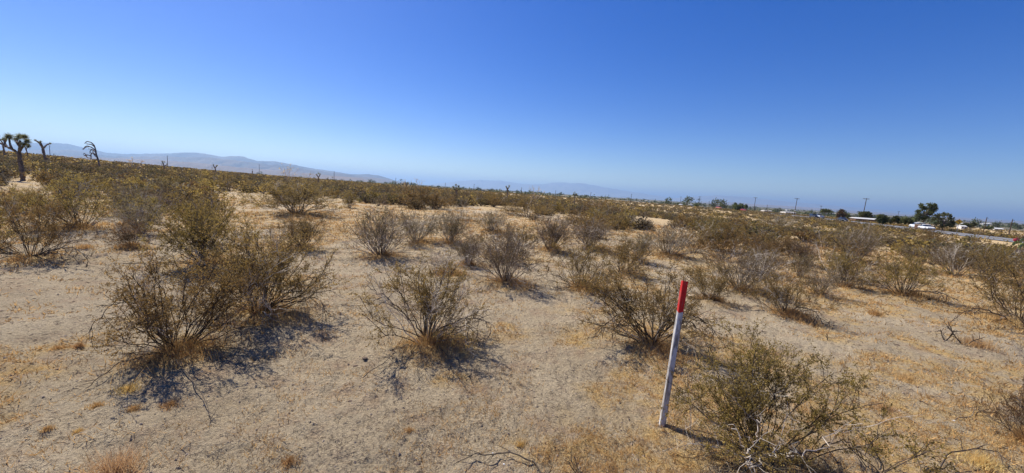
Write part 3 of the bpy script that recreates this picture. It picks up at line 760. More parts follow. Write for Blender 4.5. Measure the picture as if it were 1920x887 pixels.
    # distinct tufts seen on the left front
def litter():
    mb = MB(); x, y, r = scatter(30000, 1.3, 16)
    k = (fbm(x * 1.6 + 50, y * 1.6, 3) > .47) | (rng.random(len(x)) < .3); x, y, r = x[k], y[k], r[k]; n = len(x)
    a = rng.random(n) * 6.28; L = (.012 + .045 * rng.random(n) ** 2)
    z = Hz(x, y) + .003
    P = np.stack([np.stack([x, y, z], 1), np.stack([x + np.cos(a) * L * .5, y + np.sin(a) * L * .5, z + .006 * rng.random(n)], 1), np.stack([x + np.cos(a + .4) * L, y + np.sin(a + .4) * L, z + .002], 1)], 1)
    R = np.maximum(.0012, r * .0004)[:, None] * np.array([[1, .9, .6]])
    tubes(mb, P, R, 3, cap=False)
    o = obj('twig_litter', (mb, M['litter'])); tag(o, 'tiny dark twigs and plant litter scattered over the sand', 'litter', kind='stuff')
    mb = MB(); x, y, r = scatter(15000, 1.3, 14); n = len(x)
    s = (.0025 + .008 * rng.random(n) ** 7) * (1 + .05 * r)
    O = np.array([(1, 0, 0), (0, 1, 0), (-1, 0, 0), (0, -1, 0), (0, 0, .8), (0, 0, -.8)], float)
    F = np.array([(0, 1, 4), (1, 2, 4), (2, 3, 4), (3, 0, 4), (1, 0, 5), (2, 1, 5), (3, 2, 5), (0, 3, 5)])
    V = O[None] * s[:, None, None] * (.7 + .6 * rng.random((n, 6, 1)))
    th = rng.random(n) * 6.28; c, q = np.cos(th), np.sin(th)
    V = np.stack([V[..., 0] * c[:, None] - V[..., 1] * q[:, None], V[..., 0] * q[:, None] + V[..., 1] * c[:, None], V[..., 2]], -1)
    V += np.stack([x, y, Hz(x, y) + s * .05], 1)[:, None, :]
    mb.add(V.reshape(-1, 3), (F[None] + (np.arange(n) * 6)[:, None, None]).reshape(-1, 3))
    o = obj('gravel', (mb, M['pebble'])); tag(o, 'coarse grains and small stones lying on the sand', 'gravel', kind='stuff')
dry_grass(); litter()

# individually visible grass tufts in the foreground (px, py, radius px, kind)
def tuft(px, py, rp, hp, label, n=260, pale=False, group=None):
    g = ground_hit(px, py); x, y = g; d = depth_of((x, y, 0)); R = rp * d / F0; h = hp * d / F0
    a = rng.random(n) * 6.28; q = np.abs(rng.normal(size=n)) * R * .5
    C = np.stack([np.cos(a) * q, np.sin(a) * q, np.full(n, -.005)], 1)
    mb = MB(); blades(mb, rng, C, h * .9, max(.0034, d * .0014), .55, 0)
    o = obj('grass_tuft', (mb, M['straw_pale'] if pale else M['straw'])); o.location = (x, y, float(Hz(x, y)))
    tag(o, label, 'grass tuft', group); return o
t = tuft(212, 893, 52, 60, 'tall golden bunch of dry grass with pale stalks at the bottom edge left', 480, True)
for (px, py, rp, lab) in ((240, 735, 26, 'orange dry grass tuft below the big left creosote, nearest to it'), (322, 762, 26, 'rusty grass tuft right of the orange one below the big left creosote'), (182, 765, 14, 'small straw tuft left of the two orange tufts below the big creosote'),
                          (250, 772, 14, 'dark centred little tuft between the orange and the rusty tufts'), (108, 650, 13, 'little straw tuft on open sand at left, in line with the shrub foot'), (148, 645, 10, 'tiny ochre tuft right beside another on the open sand at left'),
                          (88, 805, 12, 'small tuft in the lower left sand, left of its neighbour'), (145, 810, 11, 'small tuft in the lower left sand, right of its neighbour'), (158, 467, 16, 'pale round tuft on the bare sand left of the small reddish shrub'),
                          (768, 815, 9, 'tiny orange tuft low in the middle of the bare sand'), (976, 838, 12, 'orange tuft beside small dark litter low in the middle'), (543, 872, 24, 'straw tuft at the bottom edge left of the middle'),
                          (1840, 873, 44, 'bright golden straw mound near the lower right corner'), (1700, 710, 34, 'pale golden mat of straw right of the big foreground creosote'), (1660, 765, 26, 'ochre straw mat nearest to the big foreground creosote on its right'),
                          (1830, 652, 36, 'long straw mat under the two small dead sprigs'), (1640, 590, 15, 'tuft alone on the sand below the wide shrub at right'), (1880, 608, 44, 'straw mound beneath the large creosote at the right edge')):
    tuft(px, py, rp, max(9, rp * .42), lab, int(60 + rp * 14), rp > 24 and px > 1500)

# dead sprigs and branches lying about
def sprig(px, py, hp, label, seed, nst=4, mt='stem_dark', name='dead_sprig', leafy=False, wide=.7):
    g = ground_hit(px, py); x, y = g; d = depth_of((x, y, 0)); h = hp * d / F0
    rg = np.random.default_rng(seed); az = rg.random(nst) * 6.28
    dr = np.stack([np.cos(az) * wide, np.sin(az) * wide, np.ones(nst)], 1)
    P1 = grow(rg, np.tile([[0, 0, -.02]], (nst, 1)), dr, np.full(nst, h * 1.1), 6, .16)
    p2, d2, _, _ = along(rg, P1, 5, .35, 1); P2 = grow(rg, p2, d2 + rg.normal(size=d2.shape) * .6, np.full(len(p2), h * .4), 4, .2)
    o = empty(name, (x, y, float(Hz(x, y)))); tag(o, label, 'dead twig' if not leafy else 'sapling')
    mb = MB(); k = max(.0018, d * .0008)
    tubes(mb, P1, np.repeat(np.linspace(k * 1.9, k, 6)[None], nst, 0), 4, cap=False); tubes(mb, P2, np.repeat(np.linspace(k, k * .6, 4)[None], len(P2), 0), 3, cap=False)
    obj('stems', (mb, M[mt]), o)
    if leafy:
        lf = MB(); q, _, _, _ = along(rg, P2, 14, .2, 1.1); q = q + rg.normal(size=q.shape) * .008; leaves(lf, rg, q, .017, .010); obj('foliage', (lf, M['leaf_green']), o)
    return o
sprig(1771, 641, 24, 'short dead sprig left of its taller twin on a straw mat at right', 1)
sprig(1808, 650, 38, 'taller forked dead sprig right of the short one on a straw mat', 2, 3)
sprig(1553, 640, 14, 'single short stick upright in golden ground right of the stake', 3, 1)
sprig(1652, 886, 92, 'leafy green sapling at the bottom edge right of the big foreground creosote', 4, 5, leafy=True, name='sapling')
sprig(1735, 900, 60, 'thin leafy sapling at the bottom edge, right of the leafier one', 5, 4, leafy=True, name='sapling')
sprig(1085, 895, 34, 'small dark forked twig at the bottom edge right of the curved branch', 6, 3)
sprig(1030, 893, 26, 'low dark twig at the bottom edge between the curved branch and the forked twig', 7, 4)
def ground_branch(pts, r, label, mt='stem_dark', lift=.0, name='fallen_branch'):
    P = []
    for i, (a, b) in enumerate(pts):
        g = ground_hit(a, b); P.append([g[0], g[1], float(Hz(g[0], g[1])) + .008 + lift * math.sin(math.pi * i / (len(pts) - 1))])
    P = np.array(P); c = P[0].copy(); mb = MB(); n = len(P)
    # refine
    t = np.linspace(0, n - 1, n * 3); Q = np.stack([np.interp(t, range(n), P[:, k]) for k in range(3)], 1) - c
    Q[1:-1] += rng.normal(size=Q[1:-1].shape) * np.array([.018, .018, .004])
    Q[1:-1] = (Q[:-2] + Q[1:-1] * 2 + Q[2:]) / 4
    tubes(mb, Q[None], np.linspace(r, r * .4, len(Q))[None], 5)
    p2, d2, _, _ = along(rng, Q[None], 5, .3, .95); d2 = d2 + rng.normal(size=d2.shape) * .5; d2[:, 2] = np.abs(d2[:, 2]) * .4
    P2 = grow(rng, p2, d2, np.full(len(p2), .10), 4, .2); tubes(mb, P2, np.repeat(np.linspace(r * .45, r * .25, 4)[None], len(P2), 0), 3, cap=False)
    o = obj(name, (mb, M[mt])); o.location = c; tag(o, label, 'branch'); return o
ground_branch([(1016, 893), (1000, 876), (975, 866), (950, 862), (925, 863), (900, 860), (878, 868), (850, 873)], .0055, 'dark curved branch lying on the sand at the bottom edge', lift=.03)
ground_branch([(330, 690), (350, 720), (375, 745), (395, 770), (405, 795)], .0045, 'dark crooked branch lying toward the viewer from the big left creosote', lift=.03)
ground_branch([(310, 668), (270, 690), (230, 704), (190, 722), (160, 735)], .005, 'long low branch lying left from the foot of the big left creosote', lift=.05)
ground_branch([(1745, 905), (1760, 888), (1790, 876), (1830, 868), (1870, 874), (1890, 890)], .005, 'thin arching bare branch near the lower right corner', lift=.10)
ground_branch([(1790, 790), (1815, 778), (1830, 772), (1850, 775)], .004, 'short grey forked branch lying on straw at the lower right', 'stem_grey', .02)
ground_branch([(680, 715), (710, 700), (740, 678), (765, 662)], .0035, 'bare branch reaching down left from the open central creosote', lift=.05)
def clod(px, py, rp, label, mt='litter', flat=.5, name='dark_clod', cat='clod'):
    g = ground_hit(px, py); x, y = g; R = rp * .62 * depth_of((x, y, 0)) / F0; flat *= .55; rg = np.random.default_rng(int(px * 7 + py))
    nu, nv = 8, 5; V = []
    for i in range(nv + 1):
        for j in range(nu):
            a, b = math.pi * i / nv, 6.283 * j / nu; q = R * (.75 + .5 * rg.random()); V.append((q * math.sin(a) * math.cos(b), q * .8 * math.sin(a) * math.sin(b), q * flat * math.cos(a)))
    idx = np.arange(len(V)).reshape(nv + 1, nu); mb = MB(); mb.add(V, np.stack([idx[:-1], np.roll(idx[:-1], -1, 1), np.roll(idx[1:], -1, 1), idx[1:]], -1).reshape(-1, 4))
    o = obj(name, (mb, M[mt], True)); o.location = (x, y, float(Hz(x, y)) + R * .15); tag(o, label, cat)
clod(684, 681, 9, 'long dark clod on bare sand left of the central creosote, upper of two')
clod(667, 691, 8, 'dark clod on bare sand left of the central creosote, lower of two')
clod(657, 752, 7, 'dark clod alone on the sand below the two left of the central creosote')
clod(783, 862, 9, 'dark crumbly clod near the bottom edge left of the curved branch')
clod(107, 690, 7, 'dark clod on the open sand at left')
clod(1684, 648, 5, 'small black clod on golden ground at right')
clod(1720, 725, 5, 'small black clod beside the pale straw mats at right')
clod(924, 851, 2.6, 'white pebble just above the curved branch', 'line_white', .8, 'white_pebble', 'pebble')
clod(945, 872, 3.2, 'white pebble just below the curved branch', 'line_white', .8, 'white_pebble', 'pebble')
clod(1788, 793, 3.6, 'pale pebble beside the grey forked branch at lower right', 'line_white', .8, 'white_pebble', 'pebble')
# arching branches that belong to hand-placed shrubs
def arching(shrub_i, pts, r, n_tw=8, mt='stem_dark', pale=False):
    hx, hy, w, h, *_ = hand_pos[shrub_i]; par = SHR[shrub_i]
    base = np.array([hx, hy, float(Hz(hx, hy)) + .02]); P = [base]
    for (a, b, dy) in pts: P.append(at_depth(a, b, hy + dy))
    P = np.array(P); P[1:, 2] = np.maximum(P[1:, 2], Hz(P[1:, 0], P[1:, 1]) + .01); n = len(P); t = np.linspace(0, n - 1, n * 4)
    # smooth by Catmull-like quadratic averaging
    Q = np.stack([np.interp(t, range(n), P[:, k]) for k in range(3)], 1)
    for _ in range(3): Q[1:-1] = (Q[:-2] + Q[1:-1] * 2 + Q[2:]) / 4
    Q[1:] += rng.normal(size=Q[1:].shape) * .010
    inv = np.array(par.matrix_basis.inverted()); f = lambda A: A @ inv[:3, :3].T + inv[:3, 3]
    mb = MB(); m = len(Q)
    sc = .7
    p2, d2, _, _ = along(rng, Q[None], n_tw, .3, 1); d2 = d2 + rng.normal(size=d2.shape) * .6; d2[:, 2] -= .1
    P2 = grow(rng, p2, d2, .10 + .16 * rng.random(n_tw), 5, .2)
    p3, d3, _, _ = along(rng, P2, 3, .3, 1); P3 = grow(rng, p3, d3 + rng.normal(size=d3.shape) * .6, np.full(len(p3), .07), 3, .2)
    tubes(mb, Q[None], np.linspace(r, r * .35, m)[None], 4, cap=False)
    tubes(mb, P2, np.repeat(np.linspace(r * .45, r * .25, 5)[None], len(P2), 0), 3, cap=False); tubes(mb, P3, np.repeat(np.linspace(r * .28, r * .2, 3)[None], len(P3), 0), 3, cap=False)
    for i, v in enumerate(mb.v): mb.v[i] = f(v)
    obj('arching_branch', (mb, M[mt]), par)
bpy.context.view_layer.update()
SHR = [o for o in COL.objects if o.name.startswith('desert_shrub')][:len(HAND)]
arching(18, [(835, 612, 0), (870, 597, -.05), (905, 600, -.1), (925, 625, -.15)], .008, 9)
arching(18, [(830, 618, 0), (870, 605, -.15), (895, 630, -.2), (900, 650, -.25)], .006, 8)
arching(18, [(770, 600, 0), (735, 565, 0), (700, 540, 0), (682, 535, 0)], .008, 6)
arching(23, [(1250, 600, 0), (1290, 590, -.1), (1325, 600, -.1), (1350, 640, -.2)], .008, 10)
arching(23, [(1250, 610, 0), (1290, 600, -.2), (1320, 625, -.2), (1335, 655, -.3)], .007, 9)
arching(23, [(1190, 600, 0), (1160, 590, 0), (1135, 605, -.1), (1120, 630, -.1)], .008, 9)
arching(23, [(1195, 615, 0), (1165, 605, -.1), (1145, 625, -.2), (1150, 650, -.2)], .006, 8)
arching(0, [(290, 600, 0), (240, 560, 0), (200, 575, -.1), (165, 620, -.2)], .0055, 9)
arching(0, [(380, 620, 0), (430, 600, 0), (470, 640, -.1)], .0055, 8)
arching(0, [(290, 640, -.05), (250, 655, -.15), (225, 700, -.35)], .0055, 7)
arching(1, [(560, 560, 0), (600, 520, 0), (610, 500, 0)], .008, 8)
arching(1, [(545, 570, 0), (590, 555, -.1), (612, 580, -.2)], .007, 8)
arching(3, [(90, 470, 0), (130, 462, -.2), (160, 480, -.3)], .012, 8)
arching(3, [(95, 475, 0), (125, 475, -.4), (150, 495, -.5)], .010, 8)
arching(29, [(1730, 545, 0), (1775, 550, -.2), (1800, 575, -.5)], .014, 10, 'stem_grey')
arching(29, [(1725, 560, -.2), (1760, 572, -.5), (1790, 590, -.8)], .012, 9, 'stem_grey')
arching(26, [(1495, 575, 0), (1525, 580, -.2), (1545, 610, -.4)], .010, 9)
arching(26, [(1490, 585, 0), (1515, 590, -.2), (1530, 612, -.4)], .009, 9)
arching(25, [(1400, 505, .2), (1430, 510, 0), (1440, 540, -.3)], .013, 9, 'stem_grey')
arching(30, [(1860, 585, 0), (1830, 575, -.1), (1800, 590, -.2)], .012, 9)
for pts in ([(1425, 840, 0), (1415, 810, 0), (1420, 790, .02), (1432, 765, .02)], [(1400, 850, -.05), (1392, 830, -.1), (1380, 800, -.1), (1372, 790, 0)], [(1470, 860, -.1), (1510, 845, -.1), (1545, 825, -.05), (1565, 805, 0), (1620, 800, 0)],
            [(1440, 850, -.1), (1455, 835, -.1), (1470, 825, -.05)], [(1415, 870, -.15), (1400, 850, -.2), (1402, 835, -.2)], [(1480, 850, -.12), (1478, 835, -.12), (1500, 825, -.05)]):
    arching(31, [(a_, b_ + 6, c_ - .36) for a_, b_, c_ in pts], .0036, 2, 'twig_pale')
arching(31, [(1500, 850, -.05), (1560, 830, -.05), (1600, 832, -.1), (1625, 860, -.15)], .006, 7)

# ------------------------------------------------------------------ survey stake
def stake():
    g = ground_hit(1241, 800); x, y = g; z = float(Hz(x, y)); base = np.array([x, y, z])
    Yt = y + .16
    lo = at_depth(1284, 527, Yt)
    d = lo - base; L = np.linalg.norm(d); d /= L
    R = Vector(d).to_track_quat('Z', 'Y').to_matrix() @ Matrix.Rotation(math.radians(STAKE_ROT), 3, 'Z')
    o = empty('survey_stake', base); o.rotation_euler = R.to_euler()
    tag(o, 'leaning square wooden survey stake, peeling white with a red painted top', 'stake')
    hw = .0185
    def post(z0, z1, e, name, mt):
        mb = MB(); b = .003; k = 14
        prof = [(hw + e, -hw - e + b), (hw + e, hw + e - b), (hw + e - b, hw + e), (-hw - e + b, hw + e), (-hw - e, hw + e - b), (-hw - e, -hw - e + b), (-hw - e + b, -hw - e), (hw + e - b, -hw - e)]
        rings = []; zs = np.linspace(z0, z1, k)
        for q in zs:
            j = 1 + .02 * math.sin(q * 21) + .01 * math.sin(q * 57)
            rings.append([(a * j, c * j, q + (.011 * math.sin(ii * 2.4 + 1) if name == 'red_top' and q == zs[0] else (.002 * math.sin(ii * 3.1) if q == zs[-1] and name == 'red_top' else 0))) for ii, (a, c) in enumerate(prof)])
        V = np.array(rings).reshape(-1, 3); idx = np.arange(len(V)).reshape(k, 8); a = idx[:-1]; c = idx[1:]
        mb.add(V, np.stack([a, np.roll(a, -1, 1), np.roll(c, -1, 1), c], -1).reshape(-1, 4))
        mb.f.append(idx[-1][None, :]); mb.mi.append(np.zeros(1, int)); mb.f.append(idx[0][None, ::-1]); mb.mi.append(np.zeros(1, int))
        return obj(name, (mb, M[mt]), o)
    post(-.12, L * .80, 0, 'shaft', 'stake_white'); post(L * .785, L, .0006, 'red_top', 'stake_red')
STAKE_ROT = 28
stake()

# ------------------------------------------------------------------ joshua trees
def rosette(rg, c, r, n=220):
    mb = MB(); d = rg.normal(size=(n, 3)); d[:, 2] += .35; d /= np.linalg.norm(d, axis=1, keepdims=True)
    s = np.cross(d, rg.normal(size=(n, 3))); s /= np.linalg.norm(s, axis=1, keepdims=True)
    L = r * (.75 + .45 * rg.random(n))[:, None]; w = r * (.065 if n > 300 else .15)
    C = c + d * r * .12
    V = np.stack([C - s * w * .5, C + s * w * .5, c + d * L], 1); mb.add(V.reshape(-1, 3), np.arange(3 * n).reshape(n, 3)); return mb
def joshua(Y, limbs, heads, label, seed, dead=False, group=None, jit=.25, skirts=True, base=None, nsp=150):
    """limbs: [(points px.., r0, r1 in px)], heads: (px,py,r px)"""
    rg = np.random.default_rng(seed)
    b0 = limbs[0][0][0]; p0 = at_depth(b0[0], b0[1], Y); gz = float(Hmacro(p0[0], p0[1])); k = Y / F0 / (1 + (p0[0] / Y) ** 2 * .75) ** .5
    o = empty('joshua_tree', (p0[0], p0[1], gz)); org = np.array([p0[0], p0[1], gz]); tag(o, label, 'joshua tree', group)
    off = {}
    def P3(p):
        key = p
        if key not in off: off[key] = (rg.random() - .5) * jit * 2 if len(off) > 2 else 0
        return at_depth(p[0], p[1], Y + off[key]) - org
    for i, (pts, r0, r1) in enumerate(limbs):
        P = np.array([P3(p) for p in pts]);
        if i == 0: P[0, 2] = -.1
        n = len(P); t = np.linspace(0, n - 1, n * 4); Q = np.stack([np.interp(t, range(n), P[:, j]) for j in range(3)], 1)
        for _ in range(2): Q[1:-1] = (Q[:-2] + Q[1:-1] * 2 + Q[2:]) / 4
        R = np.linspace(r0, r1, len(Q)) * k * (1 + .08 * rg.normal(size=len(Q)))
        mb = MB(); tubes(mb, Q[None], R[None], 9)
        if not dead and skirts and i > 0:
            q, dd, _, _ = along(rg, Q[None], 70, .25, 1); rr = r0 * k
            a = rg.normal(size=q.shape); a /= np.linalg.norm(a, axis=1, keepdims=True); tip = q + a * rr * 1.5 - dd * rr * 1.6
            s = np.cross(a, dd); s /= np.linalg.norm(s, axis=1, keepdims=True) + 1e-9
            V = np.stack([q + a * rr * .7 - s * rr * .18, q + a * rr * .7 + s * rr * .18, tip], 1); mb.add(V.reshape(-1, 3), np.arange(210).reshape(70, 3), 1)
        obj('trunk' if i == 0 else 'branch', (mb, [M['bark_dead' if dead else 'bark'], M['skirt']], False), o)
    for (a, b, r) in heads:
        c = P3((a, b)); obj('leaf_rosette', (rosette(rg, c, r * k, nsp), M['skirt' if dead else 'spike']), o)
    return o
gA = ground_hit(43, 339)
joshua(gA[1], [([(43, 340), (42, 325), (38, 305), (36, 288)], 5.4, 4.2), ([(36, 290), (26, 281), (14, 276), (0, 268), (-14, 262)], 3.4, 1.9), ([(24, 281), (19, 272), (17, 260)], 2.5, 1.8), ([(36, 288), (37, 276), (38, 264)], 3.3, 2.0), ([(37, 283), (45, 272), (50, 266)], 2.9, 1.9), ([(37, 275), (32, 268), (30, 262)], 2.8, 2.2), ([(12, 275), (9, 268), (8, 262)], 2.4, 1.8)],
       [(17, 257, 12.5), (37, 257, 12.5), (51, 265, 11), (46, 257, 11), (30, 262, 9), (45, 271, 9), (36, 269, 9), (53, 274, 8), (8, 261, 7), (-12, 262, 8)], 'big joshua tree with thick dark trunk and full spiky crown at the left edge', 1, jit=.35, nsp=340)
joshua(62, [([(9, 297), (8, 286), (6, 274), (4, 266)], 2.4, 1.6), ([(6, 272), (12, 264), (12, 258)], 1.5, 1.1), ([(5, 268), (0, 262), (-3, 256)], 1.5, 1.1)], [(12, 257, 4), (-3, 255, 4), (4, 262, 3.5)], 'thin joshua tree peeping out behind the big one on its left', 2)
joshua(70, [([(52, 294), (51, 286), (48, 278)], 1.7, 1.2), ([(48, 279), (46, 273)], 1.2, 1.0), ([(49, 280), (53, 274)], 1.1, .9)], [(45, 271, 5), (52, 271, 4)], 'small joshua tree half hidden just right of the big one', 3)
joshua(55, [([(87, 307), (84, 295), (81, 283), (80, 275)], 3.2, 2.6), ([(80, 277), (74, 268), (66, 263)], 2.4, 1.6), ([(81, 279), (87, 272), (94, 269)], 2.0, 1.3), ([(80, 276), (76, 267)], 2.0, 1.5), ([(84, 294), (90, 297), (95, 304)], 1.6, 1.0)],
       [(66, 263, 4), (76, 266, 5), (94, 269, 4)], 'forked joshua tree with stubby bare arms, second from the left edge', 4, nsp=70)
joshua(50, [([(188, 310), (184, 300), (180, 288), (179, 279), (176, 272)], 1.9, 1.3), ([(178, 276), (172, 271), (163, 270)], 1.3, .9), ([(179, 282), (170, 275), (160, 276), (156, 280)], 1.4, .9), ([(180, 286), (173, 280), (166, 279)], 1.2, .8), ([(181, 291), (174, 286), (170, 290), (171, 298)], 1.4, .9), ([(172, 293), (163, 290), (158, 292)], 1.2, .8), ([(171, 297), (164, 296), (160, 291)], 1.1, .8), ([(177, 273), (171, 267), (163, 265), (159, 269)], 1.3, .8), ([(170, 276), (164, 273), (158, 276)], 1.0, .7), ([(173, 280), (168, 284), (172, 288)], 1.0, .7), ([(182, 295), (176, 290), (174, 283)], 1.2, .8), ([(163, 292), (158, 287), (156, 290)], 1.0, .6)],
       [(163, 270, 2.2), (156, 280, 2.6), (175, 272, 2.6), (160, 291, 2.6), (168, 287, 2.2)], 'dead bent joshua tree drooping to the left against the mountains', 5, dead=True, nsp=50)
joshua(85, [([(309, 322), (308, 313), (306, 307)], 1.4, 1.1), ([(307, 308), (304, 304)], 1.1, .9), ([(308, 311), (313, 309)], .9, .7)], [(304, 303, 3.4), (308, 304, 3), (313, 308, 2.6), (303, 308, 2.4)], 'small dark joshua tree beside a thin pole in the left middle', 6, nsp=60)
joshua(80, [([(404, 326), (404, 318), (403, 314)], 1.3, 1.0), ([(403, 315), (400, 310)], 1.0, .8), ([(403, 315), (407, 311)], 1.0, .8)], [(400, 309, 2.5), (407, 310.5, 2.5), (398, 315, 1.8)], 'small y shaped joshua tree below the mountain saddle', 7, nsp=60)
joshua(85, [([(597, 338), (597, 332)], 1.2, 1.0), ([(597, 333), (594, 328)], .9, .8), ([(597, 333), (600, 328)], .9, .8)], [(594, 328, 2.8), (600, 327, 2.8), (597, 325.5, 2.8)], 'round headed little joshua tree at the far end of the mountain slope', 8, nsp=70)
joshua(95, [([(615, 342), (615, 335)], 1.2, 1.1)], [(615, 333.5, 1.8)], 'short stump of a joshua tree just right of the round headed one', 9, nsp=50)
joshua(58, [([(857, 368), (856, 360), (854, 356)], 1.8, 1.5), ([(855, 358), (851, 353)], 1.3, 1.1), ([(856, 359), (860, 354)], 1.3, 1.1), ([(855, 357), (855, 350)], 1.3, 1.1)], [(850, 351, 3.6), (855, 347.5, 3.4), (860, 350, 3.8), (852, 356, 3), (860, 355, 3)], 'compact bushy joshua tree standing above a green bush in the middle', 10, nsp=90)
joshua(66, [([(952, 365), (952, 358), (951, 354)], 1.3, 1.1), ([(951, 355), (949, 350)], .9, .8), ([(952, 355), (955, 350)], .9, .8)], [(949, 350, 2.4), (955, 349, 2.8), (952, 353, 2.4)], 'two headed joshua tree right of the compact bushy one', 11, nsp=70)
joshua(100, [([(1078, 373), (1078, 367)], 1.1, .9), ([(1078, 368), (1076, 363)], .8, .7), ([(1078, 367), (1081, 364)], .8, .7)], [(1076, 362.5, 2.3), (1081, 364, 2.3), (1078, 360.5, 1.8)], 'tiny dark joshua tree right of the middle on the scrub skyline', 12, nsp=60)
joshua(120, [([(473, 324), (473, 320)], .9, .8)], [(473, 318.5, 2.0)], 'tiny joshua tree left of the mid left pole on the scrub skyline', 13, nsp=40)
joshua(110, [([(102, 296), (101, 291)], 1.0, .8)], [(101, 289.5, 2.6), (104, 291, 2)], 'tiny spiky joshua tree on the skyline between the forked and the dead one', 14, nsp=50)
# pale dead flower stalks on the skyline
def stalk(px, py, top, Y, label, seed):
    rg = np.random.default_rng(seed); p = at_depth(px, py, Y); gz = float(Hmacro(p[0], p[1])); ztop = at_depth(px, top, Y)[2]; h = ztop - gz
    o = empty('dry_stalk', (p[0], p[1], gz)); tag(o, label, 'dead shrub')
    P1 = grow(rg, np.zeros((6, 3)), np.stack([rg.normal(size=6) * .3, rg.normal(size=6) * .3, np.ones(6)], 1), np.full(6, h), 6, .1)
    p2, d2, _, _ = along(rg, P1, 6, .4, 1); P2 = grow(rg, p2, d2 + rg.normal(size=d2.shape) * .6, np.full(len(p2), h * .22), 3, .2)
    mb = MB(); tubes(mb, P1, np.repeat(np.linspace(.03, .012, 6)[None], 6, 0), 4, cap=False); tubes(mb, P2, np.repeat(np.linspace(.014, .008, 3)[None], len(P2), 0), 3, cap=False); obj('stems', (mb, M['twig_pale']), o)
    lf = MB(); q, _, _, _ = along(rg, P2, 3, .5, 1); leaves(lf, rg, q, .12, .08); obj('seed_heads', (lf, M['straw_pale']), o)
stalk(539, 330, 311, 60, 'tall pale dead shrub sticking up before the mountain slope at mid left', 1)
stalk(783, 352, 337, 80, 'thin pale dead stalks on the skyline left of the compact joshua tree', 2)
stalk(760, 350, 338, 90, 'faint bare stalks on the skyline, farther left of the compact joshua tree', 3)
stalk(1004, 366, 351, 70, 'bare branching stalk on the skyline right of the two headed joshua tree', 4)
stalk(253, 312, 297, 60, 'pinkish dry stalk on the skyline right of the dead bent joshua tree', 5)

# ------------------------------------------------------------------ utility poles
def pole(px, ptop, hgt, arms, label, rmul=1.0, group=None, Y=None, tilt=0.0):
    lo, hi = 30.0, 2500.0
    if Y is None:
        f = lambda Y_: (lambda p: p[2] - float(Hmacro(p[0], p[1])) - hgt)(at_depth(px, ptop, Y_))
        # distance at which a pole of that height has its top on the given pixel row
        best = None
        for Y_ in np.exp(np.linspace(math.log(40), math.log(2500), 300)):
            v = f(Y_)
            if best is None or abs(v) < abs(best[0]): best = (v, Y_)
        Y = best[1]
    p = at_depth(px, ptop, Y); gz = float(Hmacro(p[0], p[1])); h = p[2] - gz
    o = empty('utility_pole', (p[0], p[1], gz), math.atan2(-p[0], p[1]) * .5 + .25); tag(o, label, 'utility pole', group)
    o.rotation_euler[1] = tilt
    mb = MB(); mb.cyl((0, 0, -.3), (0, 0, h), .19 * rmul, .13 * rmul, 10); obj('pole_shaft', (mb, M['pole_wood']), o)
    for k in range(arms):
        z = h - .35 - 1.1 * k
        mb = MB(); mb.box((0, .17 * rmul, z), (2.9, .13, .16 * rmul)); c = obj('crossarm', (mb, M['pole_wood']), o)
        for q in (-1.3, -.75, .75, 1.3):
            mb = MB(); mb.cyl((q, .17, z + .07), (q, .17, z + .15), .03, .03, 6); mb.cyl((q, .17, z + .15), (q, .17, z + .34), .08, .05, 8); obj('insulator', (mb, M['insulator']), c)
        for q in (-1, 1):
            mb = MB(); mb.cyl((q * .7, .17, z - .05), (0, .17, z - .75), .025, .025, 5); obj('brace', (mb, M['steel']), o)
    if arms == 0:
        mb = MB(); mb.cyl((0, 0, h), (0, 0, h + .25), .06, .04, 8); mb.box((.25, 0, h - .15), (.6, .1, .1)); obj('top_bracket', (mb, M['pole_wood']), o)
    return o, Y
POLES = [
 (1623.5, 371.5, 11, 1, 'tallest utility pole, by the white roofed building left of the conifers'),
 (1494, 371.5, 12, 1, 'leaning utility pole with wide crossarm above the long white building'),
 (1417, 370, 12, 1, 'utility pole right of the dark round tree by the road'),
 (1362.5, 375, 11, 1, 'utility pole just left of the dark round tree by the road'),
 (1347, 373, 12, 2, 'utility pole with two crossarms, middle of the three left of the round tree'),
 (1330, 377, 9, 0, 'thin short pole without crossarm left of the double crossarm pole'),
 (1312.5, 368.5, 13, 1, 'utility pole standing first left of the thin short one'),
 (1277, 368.7, 12, 1, 'utility pole above the small distant white car'),
 (1184, 364, 10, 0, 'lone thin pole midway between the centre and the distant white car'),
 (1108, 361, 11, 0, 'thin pole on the skyline right of the tiny dark joshua tree'),
 (1439, 384, 9, 0, 'short distant pole behind the white trailers'),
 (1540, 386, 9, 1, 'short utility pole right of the silver pickup'),
 (1685, 396, 9, 1, 'short leaning pole behind the low trees left of the conifers'),
 (1849.5, 408, 8, 0, 'bare pole right of the yellow warning sign'),
 (1897.5, 411.7, 8, 0, 'rightmost bare pole, near the red topped cactus'),
 (92.5, 273, 9, 0, 'thin pole beside the forked joshua tree at left'),
 (313.5, 292, 9, 0, 'thin pole just right of the small dark joshua tree'),
 (486, 309, 9, 0, 'thin pole before the mountains at mid left'),
 (626.5, 322, 9, 0, 'thin pole before the lowest end of the left mountains'),
 (742, 334, 9, 0, 'thin pole at the foot of the left mountains where the town begins'),
 (835, 343, 9, 0, 'thin pole just left of the compact bushy joshua tree'),
 (889, 345.5, 9, 0, 'thin far pole between the compact and the two headed joshua trees'),
 (978, 352, 9, 0, 'thin far pole right of the two headed joshua tree'),
 (1042, 357.5, 9, 0, 'thin far pole left of the tiny dark joshua tree'),
]
